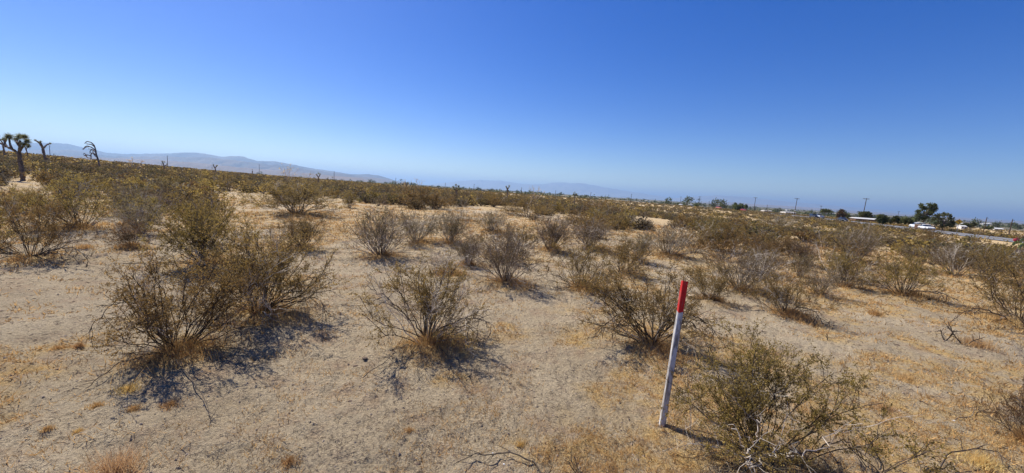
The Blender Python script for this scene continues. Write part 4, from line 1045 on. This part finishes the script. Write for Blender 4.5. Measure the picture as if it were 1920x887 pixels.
for (px, pt, hg, ar, lab) in POLES:
    left = px < 1200
    Yv = None
    if px < 1050: Yv = 210 if px < 400 else 260
    if px == 1108: Yv = 230
    if px == 1184: Yv = 260
    if px == 1849.5: Yv = 140
    if px == 1897.5: Yv = 118
    if px == 1623.5: Yv = 190
    if px == 1494: Yv = 235
    if px == 1417: Yv = 290
    if px in (1362.5, 1347, 1312.5, 1277): Yv = 420
    if px == 1540: Yv = 380
    if px in (1439, 1330, 1685): Yv = 420
    pole(px, pt, hg, ar, lab, (.75 if left else 1.0) * (.8 if px > 1800 else 1), 'utility poles along the horizon', Yv, tilt=.03 if px in (1494, 1897.5, 1849.5, 1685, 1623.5) else 0)

# ------------------------------------------------------------------ vehicles
def vehicle(px, py, off, label, paintm, kind='sedan', rev=False, Yfix=None):
    """on the road: nearest road point to the pixel column; off = metres across the road"""
    d = px_dir(px, 443); u = d[0] / d[1]
    k = np.argmin(np.abs(ROADC[:, 0] / np.maximum(ROADC[:, 1], 1) - u)); 
    # exact crossing
    s = ROADC[:, 0] - u * ROADC[:, 1]; c = None
    for i in range(len(ROADC) - 1):
        if ROADC[i, 1] > 20 and s[i] * s[i + 1] <= 0: c = i; break
    if c is None: return
    f = s[c] / (s[c] - s[c + 1]); p = ROADC[c] * (1 - f) + ROADC[c + 1] * f; T = ROADC[c + 1] - ROADC[c]; T /= np.linalg.norm(T); N = np.array([T[1], -T[0]])
    p = p + N * off
    hd = math.atan2(T[1], T[0]) + (math.pi if rev else 0)
    return build_vehicle((p[0], p[1], ROAD_Z + .062), hd, label, paintm, kind)
def loft(mb, secs, mi=0):
    """secs: list of (x, [(y,z)...]) rings with equal counts"""
    n = len(secs[0][1]); V = np.array([(x, y, z) for x, ring in secs for (y, z) in ring]); idx = np.arange(len(V)).reshape(len(secs), n); a = idx[:-1]; c = idx[1:]
    mb.add(V, np.stack([a, np.roll(a, -1, 1), np.roll(c, -1, 1), c], -1).reshape(-1, 4)[:, ::-1], mi)
    for e, o_ in ((0, 1), (-1, -1)): mb.f.append((idx[e][::o_] + (mb.n - len(V)))[None]); mb.mi.append(np.full(1, mi))
def build_vehicle(loc, hd, label, paintm, kind):
    o = empty('parked_car' if False else {'sedan': 'sedan', 'suv': 'suv', 'pickup': 'pickup_truck'}[kind], loc, hd); tag(o, label, 'car' if kind != 'pickup' else 'pickup truck')
    L, Wd, Hb, Ht = {'sedan': (4.7, .90, .95, 1.45), 'suv': (4.8, .95, 1.1, 1.75), 'pickup': (5.6, .98, 1.15, 1.85)}[kind]
    def ring(w, z0, z1): r = .12; return [(-w + r, z0), (w - r, z0), (w, z0 + .2), (w, z1 - .2), (w - r, z1), (-w + r, z1), (-w, z1 - .2), (-w, z0 + .2)]
    mb = MB(); h = L / 2
    tops = {'sedan': [(-h, .62, .75), (-h + .12, .3, .9), (-h + .9, .28, .95), (.9, .28, .97), (h - .5, .28, .80), (h - .12, .3, .72), (h, .4, .62)],
            'suv': [(-h, .5, .95), (-h + .1, .35, 1.08), (-h + 1, .3, 1.12), (.9, .3, 1.12), (h - .5, .3, 1.0), (h - .1, .35, .92), (h, .45, .8)],
            'pickup': [(-h, .5, 1.1), (-h + .05, .42, 1.16), (-h + 1, .4, 1.16), (1.1, .4, 1.18), (h - .5, .4, 1.12), (h - .1, .42, 1.05), (h, .5, .9)]}[kind]
    loft(mb, [(x, ring(Wd * (1 if abs(x) < h - .3 else .9), a, b)) for x, a, b in tops]); obj('body', (mb, M[paintm]), o)
    cx = {'sedan': (-1.75, -.95, .35, 1.15), 'suv': (-2.25, -2.0, .3, 1.0), 'pickup': (-.55, -.35, 1.0, 1.65)}[kind]
    zb = tops[2][2] - .03; w0, w1 = Wd * .92, Wd * .72
    def slab(x0, x1, x2, x3, z0, z1, wa, wb): return [(x0, -wa, z0), (x3, -wa, z0), (x3, wa, z0), (x0, wa, z0), (x1, -wb, z1), (x2, -wb, z1), (x2, wb, z1), (x1, wb, z1)]
    mb = MB(); mb.hexa(slab(*cx, zb, Ht - .06, w0, w1)); obj('windows', (mb, M['glass_dark']), o)
    mb = MB(); mb.hexa(slab(cx[1] - .04, cx[1] + .08, cx[2] - .08, cx[2] + .04, Ht - .07, Ht, w1 + .02, w1 - .08)); obj('roof', (mb, M[paintm]), o)
    for x_ in ((cx[1] + cx[2]) / 2,):
        for s in (-1, 1):
            mb = MB(); mb.hexa([(x_ - .05, s * w0 - .02, zb), (x_ + .05, s * w0 - .02, zb), (x_ + .05, s * w0 + .02, zb), (x_ - .05, s * w0 + .02, zb), (x_ - .05, s * w1 - .02, Ht - .06), (x_ + .05, s * w1 - .02, Ht - .06), (x_ + .05, s * w1 + .02, Ht - .06), (x_ - .05, s * w1 + .02, Ht - .06)]); obj('door_pillar', (mb, M[paintm]), o)
    for s in (-1, 1):
        for x_ in (-h * .62, h * .64):
            mb = MB(); R = .34 if kind == 'sedan' else .39; mb.cyl((x_, s * (Wd - .22), R), (x_, s * (Wd + .01), R), R, R, 16); w = obj('wheel', (mb, M['tyre']), o)
            mb = MB(); mb.cyl((x_, s * (Wd + .005), R), (x_, s * (Wd + .02), R), R * .62, R * .55, 12); obj('rim', (mb, M['rim']), w)
        mb = MB(); mb.box((h - .06, s * Wd * .62, tops[-1][2] - .03), (.14, .36, .15)); obj('headlight', (mb, M['lamp_white']), o)
        mb = MB(); mb.box((-h + .04, s * Wd * .68, tops[0][2] - .02), (.12, .3, .16)); obj('taillight', (mb, M['lamp_red']), o)
    return o
vehicle(1716, 0, 3.0 - 1.0, 'white car on the road in front of the conifers, nearest of the vehicles', 'paint_white', 'sedan', True)
vehicle(1688, 0, 3.4, 'white car partly hidden behind the nearest white car', 'paint_white', 'suv')
vehicle(1521, 0, 1.8, 'silver pickup truck driving below the leaning utility pole', 'paint_silver', 'pickup')
vehicle(1532, 0, -2.4, 'dark suv overlapping the right end of the silver pickup', 'paint_dark', 'suv', True)
vehicle(1587, 0, -2.0, 'dark low car on the road left of the white roofed building', 'paint_dark', 'sedan', True)
vehicle(1393, 0, -2.0, 'small red car in front of the dark round tree', 'paint_red', 'sedan', True)
vehicle(1346, 0, -2.0, 'tiny orange vehicle below the double crossarm pole', 'paint_orange', 'suv', True)
vehicle(1274, 0, -2.0, 'tiny white car farthest along the road', 'paint_white', 'sedan', True)

# ------------------------------------------------------------------ warning sign
def warning_sign():
    Y = 92.0; p = at_depth(1798, 416, Y); gz = float(Hmacro(p[0], p[1])); a = .66
    o = empty('warning_sign', (p[0], p[1], gz), math.atan2(-p[0], p[1]) * .8); tag(o, 'yellow diamond curve warning sign with black arrow beside the conifers', 'road sign')
    zc = p[2] - gz
    mb = MB(); mb.box((0, .05, (zc + .4) / 2 - .2), (.09, .09, zc + .6)); obj('post', (mb, M['steel']), o)
    def plate(r, y0, y1, m, nm):
        V = []
        for yy in (y0, y1): V += [(0, yy, zc - r), (r, yy, zc), (0, yy, zc + r), (-r, yy, zc)]
        mb = MB(); mb.add(V, [(0, 1, 2, 3), (7, 6, 5, 4), (0, 4, 5, 1), (1, 5, 6, 2), (2, 6, 7, 3), (3, 7, 4, 0)]); return obj(nm, (mb, M[m]), o)
    plate(a, -.012, .0, 'sign_yellow', 'sign_plate')
    # border and the curved arrow, raised print
    mb = MB()
    R, r = a * .93, a * .87
    for k in range(4):
        c0 = [(0, -R), (R, 0), (0, R), (-R, 0)][k]; c1 = [(0, -R), (R, 0), (0, R), (-R, 0)][(k + 1) % 4]; s = r / R
        mb.add([(c0[0], -.016, zc + c0[1]), (c1[0], -.016, zc + c1[1]), (c1[0] * s, -.016, zc + c1[1] * s), (c0[0] * s, -.016, zc + c0[1] * s)], [(0, 1, 2, 3)])
    path = [(.12, -.34), (.13, -.12), (.10, .05), (.02, .15), (-.10, .18)]
    w = .065; n = len(path)
    L_, R_ = [], []
    for i in range(n):
        t = np.array(path[min(i + 1, n - 1)]) - np.array(path[max(i - 1, 0)]); t = t / np.linalg.norm(t); nn = np.array([-t[1], t[0]]); L_.append(np.array(path[i]) + nn * w); R_.append(np.array(path[i]) - nn * w)
    for i in range(n - 1): mb.add([(q[0], -.017, zc + q[1]) for q in (L_[i], R_[i], R_[i + 1], L_[i + 1])], [(0, 1, 2, 3)])
    mb.add([(-.08, -.0175, zc + .36), (-.08, -.0175, zc + .0), (-.36, -.0175, zc + .18)], [(0, 1, 2)])
    obj('curve_arrow', (mb, M['sign_black']), o)
warning_sign()

# ------------------------------------------------------------------ trees at the right
def blob_tree(name, Y, base, blobs, label, leafm, seed, n_per=400, leaf=.5, trunk=.25, group=None, flat=1.0, cat='tree', depth=1.0):
    rg = np.random.default_rng(seed); p0 = at_depth(base[0], base[1], Y); gz = float(Hmacro(p0[0], p0[1])); org = np.array([p0[0], p0[1], gz]); k = Y / F0; kx = k / (1 + (p0[0] / Y) ** 2 * .8) ** .5
    o = empty(name, org); tag(o, label, cat, group)
    cs = []; lf = MB()
    for (a, b, rx, ry) in blobs:
        c = at_depth(a, b, Y + (rg.random() - .5) * rx * kx * 1.2 * depth) - org; cs.append(c)
        m = int(n_per * (rx * ry) ** .5 / 5); q = rg.normal(size=(m, 3)); q /= np.linalg.norm(q, axis=1, keepdims=True); q *= (.45 + .6 * rg.random((m, 1)))
        # sub-clumps with gaps
        kc = 9; cc = rg.normal(size=(kc, 3)); cc /= np.linalg.norm(cc, axis=1, keepdims=True); cc *= .72
        near = cc[rg.integers(0, kc, m)]; q = near + q * .42
        q = q * np.array([rx * kx, rx * kx * .9 * depth, ry * k * flat]) + c; q[:, 2] = np.maximum(q[:, 2], .1)
        leaves(lf, rg, q, leaf, leaf * .45, up=.2)
    mb = MB(); top = np.mean(cs, 0); P = np.array([[0, 0, -.2], top * .35 + [0, 0, .2], top * .8, top])
    tubes(mb, P[None], (np.array([1, .8, .5, .2]) * trunk)[None], 8); obj('trunk', (mb, M['bark']), o)
    lb = MB()
    for c in cs:
        a = P[1] * .5 + P[2] * .5 if c[2] > top[2] * .7 else P[1]; Q = np.array([a, (a + c) / 2 + [0, 0, .15], c]); tubes(lb, Q[None], (np.array([.45, .3, .1]) * trunk)[None], 5)
    obj('limbs', (lb, M['bark']), o); obj('crown', (lf, M[leafm]), o); return o
blob_tree('pine_tree', 118, (1730, 421), [(1745, 384, 6, 4), (1753, 386, 4, 4), (1752, 392, 5, 4), (1745, 392, 6, 4), (1728, 386, 4, 5), (1733, 391, 6, 4), (1738, 397, 8, 4), (1722, 396, 5, 4), (1727, 402, 8, 4), (1719, 405, 6, 4), (1743, 401, 6, 3), (1730, 408, 9, 4), (1718, 411, 7, 4), (1740, 408, 5, 2.5), (1747, 397, 4, 3)],
          'tall loose pine leaning right, the highest tree behind the road', 'pine', 1, 190, .55, .28, flat=.9)
blob_tree('pine_tree', 110, (1766, 427), [(1768, 402, 7, 4), (1757, 405, 7, 4), (1778, 404, 7, 3.5), (1752, 411, 7, 4), (1765, 411, 10, 5), (1782, 410, 7, 3.5), (1775, 417, 11, 5), (1787, 416, 6, 4), (1760, 419, 9, 5), (1778, 423, 9, 4), (1785, 421, 6, 4), (1766, 425, 9, 3)],
          'dark spreading conifer right of the tall pine, next to the yellow sign', 'pine', 2, 180, .42, .3, flat=.95)
LOW = [(135, (1655, 421), [(1652, 408, 9, 5), (1660, 411, 8, 6), (1648, 413, 6, 5), (1655, 415, 9, 4)], 'leafy green tree right of the white roofed building', 'tree_green'),
       (140, (1677, 422), [(1672, 414, 7, 4), (1680, 410, 6, 4), (1684, 414, 7, 5)], 'dark low tree in the middle of the row left of the tall pine', 'tree_green'),
       (138, (1703, 423), [(1698, 413, 8, 5), (1706, 412, 7, 4), (1711, 416, 7, 5), (1694, 417, 6, 4)], 'grey green tree close against the tall pine on its left', 'tree_green'),
       (190, (1620, 413), [(1616, 402, 8, 4), (1626, 402, 9, 4.5), (1621, 406, 12, 5), (1632, 407, 5, 4)], 'round dark tree behind the low white roof', 'tree_green'),
       (260, (1385, 394), [(1380, 388, 5, 4), (1389, 387, 6, 4.5), (1384, 391, 8, 3.5), (1378, 384, 3, 2.5)], 'dark round tree alone beside the road near the red car', 'pine'),
       (250, (1399, 394), [(1398.5, 386.5, 2, 1.8), (1399, 388, 1.6, 1.5)], 'tiny palm like tree right of the dark round tree', 'pine'),
       (230, (1578, 410), [(1578, 396, 4, 3), (1575, 401, 6, 4), (1581, 404, 6, 4), (1573, 406, 4, 3)], 'sparse brownish half dead tree left of the white roofed building', 'tree_dry'),
       (210, (1595, 412), [(1592, 406, 5, 3), (1600, 408, 4, 3)], 'low green shrub tree between the brownish tree and the white roof', 'tree_green'),
       (180, (1820, 430), [(1815, 423, 8, 3), (1824, 421, 5, 3.5), (1808, 424, 6, 3)], 'grey green tree right of the yellow sign beyond the road', 'tree_green'),
       (190, (1853, 430), [(1849, 427, 6, 2), (1856, 427, 6, 2.2)], 'low grey bush tree at the foot of the bare pole right of the sign', 'tree_green'),
       (330, (1548, 400), [(1545, 395, 5, 2.5), (1553, 396, 5, 2.5)], 'low tree behind the road right of the silver pickup', 'tree_green'),
       (340, (1305, 389), [(1306, 385, 4, 2)], 'small dark tree by the road left of the poles', 'pine')]
for i, (Y, b, bl, lab, lm) in enumerate(LOW):
    blob_tree('broadleaf_tree', Y, b, bl, lab, lm, 30 + i, 420, .0042 * Y, .2)

# ------------------------------------------------------------------ buildings
def house(px, py, Y, L, D, Hh, label, wall='plaster_white', roof='roof_white', rz=0.0, pitch=.18, windows=3, group=None, name='house'):
    p = at_depth(px, py, Y); gz = float(Hmacro(p[0], p[1])); o = empty(name, (p[0], p[1], gz), rz); tag(o, label, 'building', group)
    mb = MB(); mb.box((0, 0, Hh / 2 - .1), (L, D, Hh + .2)); obj('wall', (mb, M[wall]), o)
    e = .4 if L > 8 else .1; r = D / 2 + e; z = Hh + .003; t = .15
    V = [(-L / 2 - e, -r, z - e * pitch), (L / 2 + e, -r, z - e * pitch), (L / 2 + e, r, z - e * pitch), (-L / 2 - e, r, z - e * pitch), (-L / 2 - e, 0, z + D / 2 * pitch + t), (L / 2 + e, 0, z + D / 2 * pitch + t)]
    mb = MB(); mb.add(V, [(0, 1, 5, 4), (2, 3, 4, 5), (3, 2, 1, 0)]); mb.add(V, [(0, 4, 3), (1, 2, 5)]); obj('roof', (mb, M[roof]), o)
    for k in range(windows):
        x = -L / 2 + L * (k + .5) / windows
        mb = MB(); mb.box((x, -D / 2 - .01, Hh * .58), (min(1.6, L / windows * .5), .08, Hh * .35)); obj('window', (mb, M['glass_dark']), o)
    mb = MB(); mb.box((L * .37, -D / 2 - .012, Hh * .38), (.95, .07, Hh * .75)); obj('door', (mb, M['roof_brown']), o)
    return o
house(1622, 412, 178, 9, 6, 1.5, 'low building with white roof beside the tallest utility pole', wall='brown_wall', rz=-.35, pitch=.12)
house(1477, 401, 262, 7.5, 5, 1.4, 'long low white building left of the leaning utility pole', rz=.1, pitch=.04, windows=4)
house(1437, 396, 310, 7, 3.5, 1.3, 'long white trailer beyond the road left of the long white building', rz=.15, pitch=.04, windows=4, name='trailer')
house(1803, 428, 170, 1.8, 3, 1.3, 'small white building peeking out beside the yellow sign', rz=-.4, windows=2)
house(1868, 431, 200, 3.6, 4, .8, 'long white roof low behind the scrub left of the rightmost pole', rz=-.4, windows=2)
# low brown bank wall behind the white cars
def wall_():
    a = at_depth(1716, 421, 112); b = at_depth(1752, 425, 106); za = float(Hmacro(a[0], a[1])); zb = float(Hmacro(b[0], b[1]))
    o = empty('garden_wall', (a[0], a[1], za)); tag(o, 'low brown wall with pale cap below the conifers', 'wall'); d = b - a; d[2] = 0; L = np.linalg.norm(d); an = math.atan2(d[1], d[0]); R = Matrix.Rotation(an, 3, 'Z')
    mb = MB(); mb.box(np.array([d[0] / 2, d[1] / 2, .55]), (L, .25, 1.6), R); obj('wall_body', (mb, M['brown_wall']), o)
    mb = MB(); mb.box(np.array([d[0] / 2, d[1] / 2, 1.42]), (L + .1, .4, .13), R); obj('wall_cap', (mb, M['plaster_tan']), o)
wall_()
# the town in the valley
wallc = ['plaster_white', 'plaster_tan', 'plaster_white']; roofc = ['roof_white', 'roof_white', 'roof_brown']
for i in range(64):
    px = 560 + 1360 * rng.random() ** 1.15; Y = 900 + 1500 * rng.random() ** 1.3
    L = 12 + 26 * rng.random() ** 2; s = int(rng.integers(0, 3))
    house(px, 360, Y, L, 9, 3.4 + 1.6 * rng.random(), 'tiny pale building of the distant valley town', wallc[s], roofc[s], rng.random() * .6 - .3, .12, 0 if Y > 1200 else 3, 'buildings of the distant valley town')
TP = []
for s in range(6):
    rg = np.random.default_rng(60 + s); lf = MB()
    kc = 8; cc = rg.normal(size=(kc, 3)) * (.28, .28, .24) + (0, 0, .6); m = 260
    q = cc[rg.integers(0, kc, m)] + rg.normal(size=(m, 3)) * .12; q[:, 2] = np.maximum(q[:, 2], .08)
    leaves(lf, rg, q, .16, .10); tr = MB(); tubes(tr, np.array([[[0, 0, -.05], [.01, 0, .3], [0, .01, .7]]]), np.array([[.05, .04, .015]]), 6)
    TP.append((lf.mesh('crown', M['tree_green' if s % 2 else 'pine']), tr.mesh('trunk', M['bark'])))
for i in range(200):
    px = 480 + 1480 * rng.random(); right = px > 1250
    Y = (420 + 1100 * rng.random() ** 1.2) if right else (800 + 1400 * rng.random())
    p = at_depth(px, 380, Y); x, y = p[0], p[1]
    if road_dist(np.array(x), np.array(y)) < 14: continue
    h = (4 + 6 * rng.random()) * (1 if right else 1.2); w = h * (.9 + .6 * rng.random())
    o = empty('valley_tree', (x, y, float(Hmacro(x, y))), rng.random() * 6.28, (w, w, h)); tag(o, 'small dark tree far off in the valley beyond the scrub', 'tree', 'trees scattered in the distant valley')
    s = int(rng.integers(0, 6)); obj('crown', TP[s][0], o); obj('trunk', TP[s][1], o)
def valley_mass():
    n = 5200; Y = np.exp(np.log(500) + (np.log(9000) - np.log(500)) * rng.random(n)); u = -1.45 + 2.95 * rng.random(n); x = u * Y
    k = (fbm(x * .004, Y * .0016, 3) > .44); x, Y = x[k], Y[k]; n = len(x); z = Hmacro(x, Y); mb = MB()
    nb = 16; s = (2.5 + 3.5 * rng.random(n)) * (1 + .7 * sstep(2000, 9000, Y)) * np.where(u[k] < -.5, .7, 1)
    C = np.stack([np.repeat(x, nb), np.repeat(Y, nb), np.repeat(z, nb)], 1) + np.repeat(s, nb)[:, None] * (rng.normal(size=(n * nb, 3)) * (.9, .5, .0) + np.stack([np.zeros(n * nb), np.zeros(n * nb), .1 + .6 * rng.random(n * nb)], 1))
    leaves(mb, rng, C, np.repeat(s, nb) * .5, np.repeat(s, nb) * .35)
    o = obj('valley_vegetation', (mb, M['tree_green'])); tag(o, 'dark belt of trees and hedges across the far valley floor', 'vegetation', kind='stuff')
valley_mass()

# ------------------------------------------------------------------ prickly pear at the right edge
def cactus():
    Y = 17.0; k = Y / F0; p = at_depth(1913, 490, Y); gz = float(Hz(p[0], p[1])); org = np.array([p[0], p[1], gz])
    o = empty('prickly_pear', org); tag(o, 'prickly pear cactus with green pads and crimson tip at the right edge', 'cactus')
    def pad(a, b, rx, rz, ang, m, nm, dy=0):
        c = at_depth(a, b, Y + dy) - org; mb = MB(); nu, nv = 12, 8
        V = []
        for i in range(nv + 1):
            ph = math.pi * i / nv
            for j in range(nu):
                th = 2 * math.pi * j / nu; e = 1 + .18 * math.cos(ph)
                V.append((rx * k * math.sin(ph) * math.cos(th) * e, rx * k * .22 * math.sin(ph) * math.sin(th), rz * k * math.cos(ph)))
        R = np.array(Matrix.Rotation(ang, 3, 'Y') @ Matrix.Rotation(rng.random() * 1.2 - .9, 3, 'Z')); V = np.array(V) @ R.T + c
        idx = np.arange(len(V)).reshape(nv + 1, nu); mb.add(V, np.stack([idx[:-1], np.roll(idx[:-1], -1, 1), np.roll(idx[1:], -1, 1), idx[1:]], -1).reshape(-1, 4)); obj(nm, (mb, M[m], True), o)
    for a, b, rx, rz, an, m, dy in ((1901, 457, 3.2, 4, .5, 'cactus', 0), (1906, 454, 3.5, 3.8, -.4, 'cactus', .2), (1912, 453, 3.6, 3.6, .3, 'cactus', -.1), (1912, 464, 4.6, 4.4, .1, 'cactus', -.25), (1919, 460, 4.4, 5, -.3, 'cactus', 0), (1924, 452, 4, 4.6, .4, 'cactus', .15), (1917, 450, 3.2, 3.4, .1, 'cactus', .2),
                                    (1914, 474, 4.6, 6, .15, 'cactus_old', 0), (1921, 473, 4.8, 6, -.2, 'cactus_old', .1), (1916, 484, 4.6, 6, 0, 'cactus_old', 0), (1925, 483, 4.5, 6, .2, 'cactus_old', -.1), (1907, 470, 3, 4, .7, 'cactus_old', .1), (1926, 465, 4, 5, .1, 'cactus', .1)):
        pad(a, b, rx, rz, an, m, 'pad', dy)
    for a, b, rx, rz, an in ((1903, 450, 2.6, 2.8, .3), (1907, 448, 2.6, 3, -.2), (1910, 450, 2, 2.4, .4), (1905, 466, 1.1, 1.8, .2)):
        pad(a, b, rx, rz, an, 'cactus_red', 'red_bud', -.1)
cactus()

# ------------------------------------------------------------------ haze: air over the whole valley
def haze():
    S = 95000.0; z0, z1 = -30.0, 900.0
    mb = MB(); mb.box((0, 20000, (z0 + z1) / 2), (S * 2, S * 1.6, z1 - z0))
    m = bpy.data.materials.new('haze_air'); m.use_nodes = True; n, l = m.node_tree.nodes, m.node_tree.links
    n.remove(n['Principled BSDF']); pv = n.new('ShaderNodeVolumePrincipled'); pv.inputs['Density'].default_value = HAZE_D
    pv.inputs['Color'].default_value = (.47, .70, 1.0, 1); pv.inputs['Density Attribute'].default_value = ''; pv.inputs['Anisotropy'].default_value = .3
    l.new(pv.outputs[0], n['Material Output'].inputs['Volume'])
    o = obj('haze', (mb, m)); tag(o, kind='stuff', label='thin blue haze in the air over the valley', cat='haze')
HAZE_D = 5.6e-5
haze()
